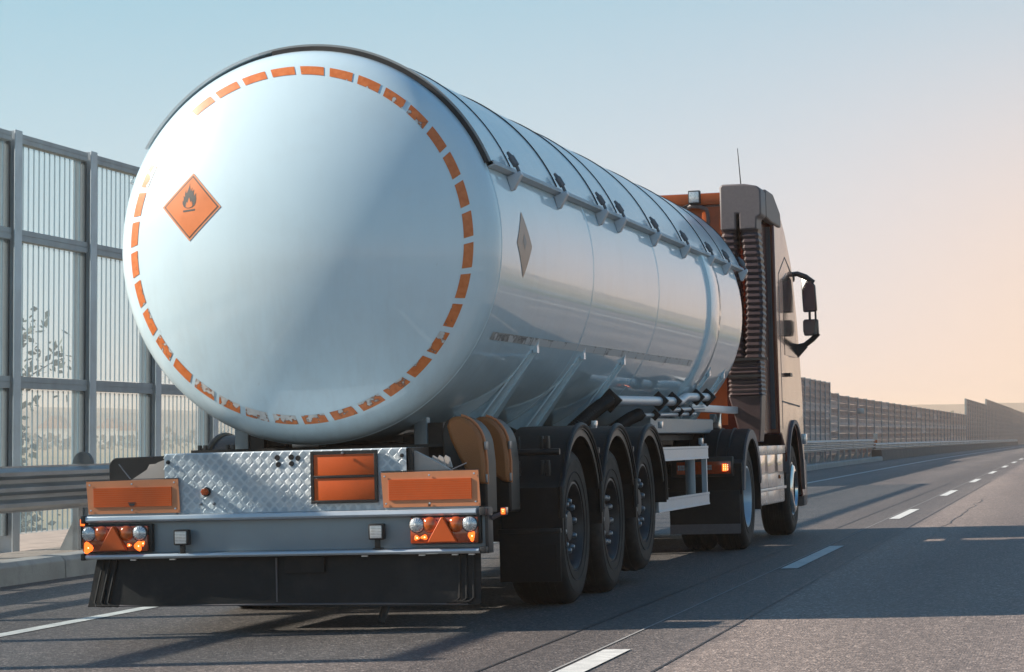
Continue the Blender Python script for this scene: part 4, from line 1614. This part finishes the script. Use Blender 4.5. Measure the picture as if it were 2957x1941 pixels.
# under-run guard on the right (and left)
for s in (1, -1):
    m = MB()
    sg = MB()
    for (z0, z1) in ((.925, 1.040), (.512, .622)):
        pr = [(1.185, z0), (1.205, z0), (1.205, z0 + .012), (1.201, z0 + .016), (1.201, z1 - .022), (1.205, z1 - .018), (1.205, z1), (1.185, z1)]
        MB().prism([(s * p[0], p[1]) for p in pr], 'v', 5.99, 8.62).build('guard_rail', M_alum, TRL)
    for vv, z0, z1 in ((6.00, .512, 1.22), (8.60, .512, 1.06)):
        MB().box(min(s * 1.14, s * 1.184), max(s * 1.14, s * 1.184), vv, vv + .05, z0, z1).build('guard_post', M_alum, TRL)
    MB().tube([(s * 1.06, 8.45, .56), (s * 1.06, 8.45, 1.02)], .045, 12).build('guard_strut', M_grey, TRL)
    MB().box(min(s * .5, s * 1.14), max(s * .5, s * 1.14), 8.46, 8.52, .94, 1.0).build('guard_arm', M_chassis, TRL)
    MB().box(min(s * .5, s * 1.14), max(s * .5, s * 1.14), 6.0, 6.06, .94, 1.0).build('guard_arm', M_chassis, TRL)
for (vv, z) in ((3.35, 1.225), (6.05, 1.23), (8.1, 1.09)):
    MB().box(1.20, 1.235, vv, vv + .07, z - .035, z + .02, c=.004).build('side_marker', M_clear, TRL)

# product pipes with square clamps and hoses
MB().tube([(1.0, 5.06, 1.415), (1.0, 8.35, 1.445), (1.0, 8.55, 1.475), (1.0, 8.70, 1.49), (1.0, 10.0, 1.505)], .040, 14).build('product_pipe', M_alum, TRL)
MB().tube([(.95, 8.2, 1.37), (.95, 10.0, 1.40)], .022, 10).build('product_pipe', M_alum, TRL)
MB().tube([(.93, 6.6, 1.31), (.93, 9.6, 1.345)], .018, 10).build('product_pipe', M_alum, TRL)
for vv, z, r in ((5.10, 1.415, .098), (7.28, 1.437, .088), (7.98, 1.442, .088), (9.30, 1.497, .082), (9.93, 1.503, .090)):
    MB().prism([(1.0 + r, z), (1.0, z + r), (1.0 - r, z), (1.0, z - r)], 'v', vv - .022, vv + .022).build('square_clamp', M_black, TRL, bevel=.006)
for vv, z in ((6.65, 1.31), (7.35, 1.318), (8.6, 1.36), (9.2, 1.37)):
    MB().prism([(.95 + .05, z), (.95, z + .05), (.95 - .05, z), (.95, z - .05)], 'v', vv - .02, vv + .02).build('square_clamp', M_black, TRL)


def ribbed_hose(pts, r, rib, name, parent, mat):
    # dense path, radius alternates
    P_ = [Vector(p) for p in pts]
    out = []
    for i in range(len(P_) - 1):
        n = max(2, int((P_[i + 1] - P_[i]).length / (rib * .5)))
        out += [P_[i].lerp(P_[i + 1], k / n) for k in range(n)]
    out.append(P_[-1])
    return MB().tube(out, [r if k % 2 else r * .80 for k in range(len(out))], 12).build(name, mat, parent, sharp=20)


hp_ = [(1.0, 5.06, 1.41), (.97, 4.9, 1.375), (.92, 4.72, 1.31), (.86, 4.5, 1.22), (.78, 4.3, 1.12)]
ribbed_hose(hp_, .058, .035, 'hose', TRL, M_rubber)
ribbed_hose([(.95, 6.6, 1.32), (.91, 6.4, 1.285), (.84, 6.15, 1.21), (.76, 5.9, 1.1)], .055, .035, 'hose', TRL, M_rubber)
MB().box(.50, .90, 7.4, 10.9, 1.16, 1.30).build('saddle_box', M_grey, TRL, bevel=.01)
MB().box(.88, .96, 9.3, 13.55, 1.365, 1.435, c=.008).build('bumper_bar', M_alum, TRL)
MB().box(.82, .93, 11.2, 11.3, 1.12, 1.36, c=.006).build('bar_bracket', M_chrome, TRL)
MB().box(-.75, .75, 8.2, 11.2, 1.10, 1.15).build('kingpin_plate', M_chassis, TRL)
for s in (1, -1):
    MB().box(s * .62 - .07, s * .62 + .07, 8.3, 8.45, .45, 1.1, c=.01).build('landing_leg', M_chassis, TRL)

# ================================================================== tractor unit
V_T = 12.6
TOFF = (0, -V_T, 0)
TRC = thing('truck_tractor', 'orange truck cab with ribbed grey intake ducts, pulling the tank trailer', 'truck', mat=TM @ Matrix.Translation((0, V_T, 0)))


def TB():
    return MB(off=TOFF)


VD, VF = 10.88, 14.57
fc = TB()
for s in (1, -1):
    fc.box(s * .42 - .04, s * .42 + .04, 9.9, 15.4, .78, 1.05)
fc.box(-.85, .85, VD - .1, VD + .1, .42, .62)
fc.box(-.9, .9, VF - .08, VF + .08, .40, .56)
fc.box(-.4, .4, 12.2, 15.2, .6, 1.25)
fc.box(-.38, .38, 9.85, 10.0, .6, 1.0)
fc.box(-1.1, .2, 11.6, 13.4, .45, 1.05)
fc.build('chassis', M_chassis, TRC)
cp = TB()
cp.lathe([(.45, 1.06), (.45, 1.10), (.0005, 1.10)], (0, 10.3, 0), 'w', 24)
cp.build('coupling_plate', M_chassis, TRC)

# cab shell
profC = [(13.36, 1.14), (13.36, 3.735), (13.45, 3.715), (13.8, 3.62), (14.3, 3.42), (14.75, 3.15), (15.05, 2.92), (15.32, 2.45), (15.50, 2.0), (15.62, 1.55), (15.64, .95), (15.60, .42), (15.25, .42)]
profC += [(VF + .66 * math.cos(R_(a)), .60 + .66 * math.sin(R_(a))) for a in range(0, 166, 11)]
profC += [(13.88, .93), (13.5, 1.14)]
cabm = TB()
# body lofted across the width so the front corners are rounded
secs = [(-1.235, .0), (-1.20, .02), (1.20, .02), (1.235, .0)]


def cab_pt(p, u, edge):
    v, w = p
    v2 = v
    if edge and v > 14.0 and w > .5:
        v2 = v - (.16 if v > 15 else .10 * (v - 14.0))
    return (u, v2, w)


vs, fs = [], []
us = [(-1.25, 1), (-1.20, 0), (1.20, 0), (1.25, 1)]
k = len(profC)
for (u, e) in us:
    vs += [cab_pt(p, u, e) for p in profC]
for q in range(3):
    fs += [(q * k + i, (q + 1) * k + i, (q + 1) * k + (i + 1) % k, q * k + (i + 1) % k) for i in range(k)]
fs += [tuple(range(k)), tuple(range(4 * k - 1, 3 * k - 1, -1))]
cabm.add(vs, fs)
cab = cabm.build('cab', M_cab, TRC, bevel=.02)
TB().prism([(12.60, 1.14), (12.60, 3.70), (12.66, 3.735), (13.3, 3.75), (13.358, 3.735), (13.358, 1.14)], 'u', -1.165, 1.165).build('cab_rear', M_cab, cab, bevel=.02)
TB().box(1.150, 1.205, 13.325, 13.358, 1.2, 3.40).build('rubber_trim', M_gasket, cab)
# side window, door lines, quarter panel seam
for s in (1, -1):
    def sx(a, b):
        return (min(s * a, s * b), max(s * a, s * b))
    x0, x1 = sx(1.247, 1.254)
    TB().prism([(13.98, 2.02), (13.98, 2.86), (14.30, 2.95), (14.72, 2.90), (14.98, 2.45), (15.08, 2.02)], 'u', x0, x1).build('side_window', M_glass, cab)
    x0, x1 = sx(1.2495, 1.2525)
    for (va_, wa_, vb_, wb_) in ((13.62, 1.20, 13.62, 2.9), (13.62, 1.50, 15.2, 1.46), (13.62, 2.9, 14.2, 3.12), (14.2, 3.12, 14.75, 2.98)):
        dv_, dw_ = vb_ - va_, wb_ - wa_
        L = math.hypot(dv_, dw_)
        nx, nz = -dw_ / L * .008, dv_ / L * .008
        TB().prism([(va_ + nx, wa_ + nz), (vb_ + nx, wb_ + nz), (vb_ - nx, wb_ - nz), (va_ - nx, wa_ - nz)], 'u', x0, x1).build('door_line', M_gasket, cab)
    x0, x1 = sx(1.25, 1.30)
    TB().prism([(14.02, 1.78), (14.20, 1.78), (14.20, 1.82), (14.02, 1.82)], 'u', x0, x1).build('door_handle', M_black, cab)
    x0, x1 = sx(.72, 1.235)
    o2 = [(VF + .662 * math.cos(R_(a)), .60 + .662 * math.sin(R_(a))) for a in range(-14, 180, 10)]
    i2 = [(VF + .64 * math.cos(R_(a)), .60 + .64 * math.sin(R_(a))) for a in range(176, -18, -10)]
    TB().prism(o2 + i2, 'u', x0, x1).build('arch_liner', M_chassis, cab)
    # wheel-arch lip
    x0, x1 = sx(1.20, 1.275)
    o1 = [(VF + .70 * math.cos(R_(a)), .60 + .70 * math.sin(R_(a))) for a in range(-8, 172, 10)]
    i1 = [(VF + .655 * math.cos(R_(a)), .60 + .655 * math.sin(R_(a))) for a in range(171, -9, -10)]
    TB().prism(o1 + i1, 'u', x0, x1).build('arch_lip', M_dkgrey, cab)
TB().prism([(15.14, 2.90), (15.36, 2.44), (15.53, 2.0), (15.56, 2.02), (15.39, 2.46), (15.17, 2.92)], 'u', -1.1, 1.1).build('windscreen', M_glass, cab)
TB().box(-1.24, 1.24, 15.5, 15.8, .30, .85, c=.05).build('front_bumper', M_dkgrey, TRC)
TB().box(1.23, 1.30, 15.30, 15.42, 1.02, 1.14, c=.015).build('marker_lamp', M_clear, TRC)
# rear wall: raised ribs, roof ledge, work lamp, cable
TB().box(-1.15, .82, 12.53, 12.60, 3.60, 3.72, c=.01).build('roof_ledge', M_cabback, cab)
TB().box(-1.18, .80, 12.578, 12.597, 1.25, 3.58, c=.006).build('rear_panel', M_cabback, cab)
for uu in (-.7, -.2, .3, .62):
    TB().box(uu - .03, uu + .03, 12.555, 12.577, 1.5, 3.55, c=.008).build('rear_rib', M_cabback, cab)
lamp = TB().box(.47, .60, 12.40, 12.47, 3.60, 3.745, c=.012).build('work_lamp', M_rim, cab)
TB().box(.482, .588, 12.388, 12.40, 3.615, 3.73, c=.004).build('lens', M_clear, lamp)
TB().tube([(.42, 12.5, 3.57), (.50, 12.45, 3.585), (.58, 12.46, 3.575), (.65, 12.5, 3.545), (.665, 12.5, 3.48), (.66, 12.54, 3.40)], .022, 8).build('cable', M_dkgrey, cab)
TB().tube([(.30, 12.5, 3.555), (.36, 12.48, 3.56), (.47, 12.46, 3.60)], .012, 6).build('cable', M_black, cab)
TB().tube([(1.00, 12.70, 3.76), (.975, 12.68, 4.20)], [.007, .004], 6).build('antenna', M_black, cab)

# air intake: head and two ribbed ducts, lower box
ih = TB()
ih.prism([(.835, 3.29), (.835, 3.745), (.86, 3.775), (1.10, 3.772), (1.235, 3.745), (1.27, 3.70), (1.27, 3.44), (1.22, 3.41), (1.215, 3.29), (1.035, 3.29), (1.035, 3.46), (1.0, 3.46), (1.0, 3.29)], 'v', 12.22, 12.60)
intake = ih.build('air_intake', M_dkgrey, TRC, bevel=.018)
TB().prism([(12.60, 3.44), (12.60, 3.74), (13.2, 3.74), (13.75, 3.58), (13.78, 3.42), (13.0, 3.42)], 'u', 1.20, 1.275).build('corner_fairing', M_dkgrey, intake, bevel=.015)


def ribbed_duct(u0, u1, v0, v1, path, rib, name):
    """rectangular bellows following a list of (w, shift in u)"""
    m = MB(off=TOFF)
    (wa, sa), (wb, sb) = path[0], path[-1]
    n = int(abs(wa - wb) / rib)
    vs = []
    for q in range(n * 2 + 1):
        f = q / (n * 2)
        w = wa + (wb - wa) * f
        g = f * (len(path) - 1)
        i = min(int(g), len(path) - 2)
        sft = path[i][1] + (path[i + 1][1] - path[i][1]) * (g - i)
        o = 0 if q % 2 else .012
        a, b, c_, d = u0 + sft - o, u1 + sft + o, v0 - o, v1 + o
        ch_ = .03
        vs += [(a + ch_, c_, w), (b - ch_, c_, w), (b, c_ + ch_, w), (b, d, w), (a, d, w), (a, c_ + ch_, w)]
    fs = []
    for q in range(n * 2):
        fs += [(q * 6 + j, q * 6 + (j + 1) % 6, (q + 1) * 6 + (j + 1) % 6, (q + 1) * 6 + j) for j in range(6)]
    fs += [tuple(range(6)), tuple(range(len(vs) - 1, len(vs) - 7, -1))]
    m.add(vs, fs)
    return m.build(name, M_duct, intake, sharp=15)


ribbed_duct(.845, .985, 12.25, 12.5, [(3.29, 0), (2.4, .03), (1.90, .05)], .062, 'ribbed_duct')
ribbed_duct(1.045, 1.215, 12.25, 12.5, [(3.29, 0), (2.86, .03), (2.3, .03), (1.95, .0)], .062, 'ribbed_duct')
ribbed_duct(.875, 1.205, 12.22, 12.55, [(1.93, 0), (1.56, .005)], .046, 'ribbed_duct')
TB().prism([(.86, 1.56), (1.215, 1.56), (1.20, 1.28), (1.18, 1.06), (.98, 1.06), (.92, 1.34)], 'v', 12.24, 12.56).build('intake_box', M_duct, intake, bevel=.015)
for (wq, u0, u1) in ((1.93, .86, 1.29), (1.755, .85, 1.22)):
    TB().box(u0, u1, 12.19, 12.24, wq - .012, wq + .012).build('duct_band', M_rim, intake)

# drive wheels, guards and tail lamps
for s in (1, -1):
    a = make_wheel(s * 1.235, VD, .525, s, width=.30, R=.515, rim_r=.292, parent=TRC, style='deep', deep=.22, rim_mat=M_alum, off=TOFF)
    b = make_wheel(s * .90, VD, .525, s, width=.30, R=.515, rim_r=.292, parent=TRC, style='deep', deep=.22, off=TOFF)
    f_ = make_wheel(s * 1.225, VF, .525, s, width=.33, R=.515, rim_r=.292, parent=TRC, style='out', rim_mat=M_alu, off=TOFF)
    TB().lathe([(.25, s * 1.20), (.275, s * 1.225), (.25, s * 1.245), (.20, s * 1.25), (.19, s * 1.22)], (0, VF, .525), 'u', 32).build('wheel_trim', M_chrome, TRC)
    # guard over the drive axle
    ro, ri = .672, .645
    outer = [(VD - .66, .56), (VD - .66, .86)] + [(VD + ro * math.cos(R_(q)), .525 + ro * math.sin(R_(q))) for q in range(146, 0, -8)] + [(VD + .665, .38)]
    innr = [(VD + .64, .38)] + [(VD + ri * math.cos(R_(q)), .525 + ri * math.sin(R_(q))) for q in range(2, 150, 8)] + [(VD - .635, .86), (VD - .635, .56)]
    ua, ub = s * .56, s * 1.27
    g = TB().prism(outer + innr, 'u', min(ua, ub), max(ua, ub)).build('mudguard', M_rubber, TRC, sharp=30)
    o1 = [(VD + .662 * math.cos(R_(q)), .525 + .662 * math.sin(R_(q))) for q in range(150, 10, -8)]
    i1 = [(VD + .575 * math.cos(R_(q)), .525 + .575 * math.sin(R_(q))) for q in range(12, 152, 8)]
    TB().prism([(VD - .655, .60)] + o1 + i1 + [(VD - .56, .60)], 'u', min(s * 1.272, s * 1.290), max(s * 1.272, s * 1.290)).build('side_lip', M_dkgrey, g)
    for uu in (.72, .86, 1.0, 1.12):
        TB().lathe([(.676, -.012), (.684, -.006), (.684, .006), (.676, .012)], (s * uu, VD, .525), 'u', 20, a0=R_(32), a1=R_(146)).build('moulded_rib', M_rubber, g)
    mf = TB().box(min(s * .56, s * 1.25), max(s * .56, s * 1.25), VD - .69, VD - .675, .20, .60, c=.003).build('mud_flap', M_rubber, TRC)
    TB().box(min(s * .56, s * 1.25), max(s * .56, s * 1.25), VD - .694, VD - .691, .185, .28).build('pale_hem', M_dkgrey, mf)
    tl_ = TB().box(min(s * .60, s * 1.20), max(s * .60, s * 1.20), VD - .76, VD - .665, .74, .93, c=.012).build('tail_lamp', M_black, TRC)
    a, b = sorted((s * .655, s * 1.185))
    TB().box(a, b, VD - .775, VD - .76, .765, .885, c=.004).build('lens', M_redlens, tl_)
    for (q0, q1) in ((.665, .80), (.90, 1.00)):
        a, b = sorted((s * q0, s * q1))
        k = TB()
        for c1 in range(6):
            for c2 in range(2):
                e0 = a + (b - a) * c1 / 6
                k.box(e0 + .002, e0 + (b - a) / 6 - .003, VD - .784, VD - .774, .805 + c2 * .026, .827 + c2 * .026)
        k.build('reversing_segments', M_clear, tl_)
    a, b = sorted((s * 1.10, s * 1.145))
    TB().box(a, b, VD - .782, VD - .774, .79, .86, c=.004).build('lit_lamp', M_lit, tl_)
    for c1 in range(3):
        for c2 in range(4):
            TB().lathe([(.004, VD - .782), (.002, VD - .787), (.0004, VD - .7875)], (a + .016 + c1 * .019, 0, .802 + c2 * .016), 'v', 6).build('bulb', M_lithot, tl_)
    # side fairing / tank box between the axles
    x0, x1 = sorted((s * .75, s * 1.225))
    fx0, fx1 = sorted((s * 1.226, s * 1.248))
    sf = TB().box(x0, x1, 11.62, 13.78, .40, 1.0, c=.02).build('side_box', M_satin, TRC)
    for (va_, vb_) in ((11.62, 12.30), (12.305, 13.10), (13.105, 13.78)):
        TB().box(fx0, fx1, va_, vb_ - .01, .93, 1.02, c=.006).build('top_panel', M_satin, sf)
        TB().box(fx0, fx1, va_, vb_ - .01, .735, .925, c=.01).build('polished_panel', M_chrome, sf)
        if vb_ < 13.5:
            TB().box(fx0, fx1, va_, vb_ - .01, .58, .725, c=.006).build('middle_panel', M_satin, sf)
            TB().box(fx0, fx1, va_, vb_ - .01, .42, .545, c=.006).build('lower_panel', M_satin, sf)
    TB().box(fx0, fx1 + .004 * s if s > 0 else fx1, 11.62, 13.75, .548, .577, c=.004).build('step_bar', M_alu, sf)
    TB().box(fx0, fx1, 13.30, 13.36, .66, .70, c=.004).build('reflector', M_amber, sf)

# mirrors
mv = 15.2
mh = TB()
mh.tube([(1.13, mv, 2.985), (1.27, mv, 2.995), (1.36, mv, 2.955), (1.455, mv, 2.885)], [.028, .030, .034, .030], 8)
mh.box(1.10, 1.235, mv - .06, mv + .06, 2.90, 3.02, c=.03)
mh.tube([(1.17, mv - .02, 3.0), (1.185, mv - .02, 2.6), (1.205, mv - .02, 2.03)], .018, 6)
mh.tube([(1.20, mv, 2.14), (1.33, mv, 2.165), (1.42, mv, 2.23), (1.49, mv, 2.30)], .032, 8)
mh.prism([(1.14, 2.20), (1.33, 2.17), (1.36, 2.14), (1.215, 1.985)], 'v', mv - .03, mv + .03)
mh.box(1.385, 1.41, mv - .02, mv + .02, 2.46, 2.56)
mh.box(1.455, 1.475, mv - .02, mv + .02, 2.46, 2.56)
mir = mh.build('mirror_arm', M_black, TRC)
big = [(1.32, 2.55), (1.47, 2.55), (1.483, 2.57), (1.47, 2.85), (1.44, 2.895), (1.35, 2.97), (1.305, 2.96), (1.312, 2.70)]


def toed_in(mb, xc):
    mb.v = [(x, y - (x - xc) * .42, z) for (x, y, z) in mb.v]
    return mb


toed_in(TB().prism(big, 'v', mv - .015, mv + .09), 1.40).build('mirror_housing', M_black, mir, bevel=.012)
toed_in(TB().prism([(1.40 + (p[0] - 1.40) * .90, 2.72 + (p[1] - 2.72) * .93) for p in big], 'v', mv - .024, mv - .016), 1.40).build('mirror_glass', M_mirror, mir)
sm_ = [(1.325, 2.275), (1.48, 2.275), (1.497, 2.29), (1.492, 2.46), (1.33, 2.465), (1.312, 2.44), (1.312, 2.33)]
toed_in(TB().prism(sm_, 'v', mv - .015, mv + .09), 1.40).build('mirror_housing', M_black, mir, bevel=.012)
toed_in(TB().prism([(1.40 + (p[0] - 1.40) * .90, 2.37 + (p[1] - 2.37) * .90) for p in sm_], 'v', mv - .024, mv - .016), 1.40).build('mirror_glass', M_mirror, mir)

# ================================================================== haze
HZ = True
if HZ:
    hz_m = bpy.data.materials.new('haze_air')
    hz_m.use_nodes = True
    t = hz_m.node_tree
    t.nodes.clear()
    pv = N(t, 'ShaderNodeVolumePrincipled')
    pv.inputs['Color'].default_value = (.99, .79, .64, 1)
    pv.inputs['Density'].default_value = .0005
    pv.inputs['Anisotropy'].default_value = .0
    out = N(t, 'ShaderNodeOutputMaterial')
    t.links.new(pv.outputs[0], out.inputs['Volume'])
    o = MB().box(-9500, 9500, -3400, 9600, -14, 36).build('haze', hz_m)
    o['kind'] = 'stuff'
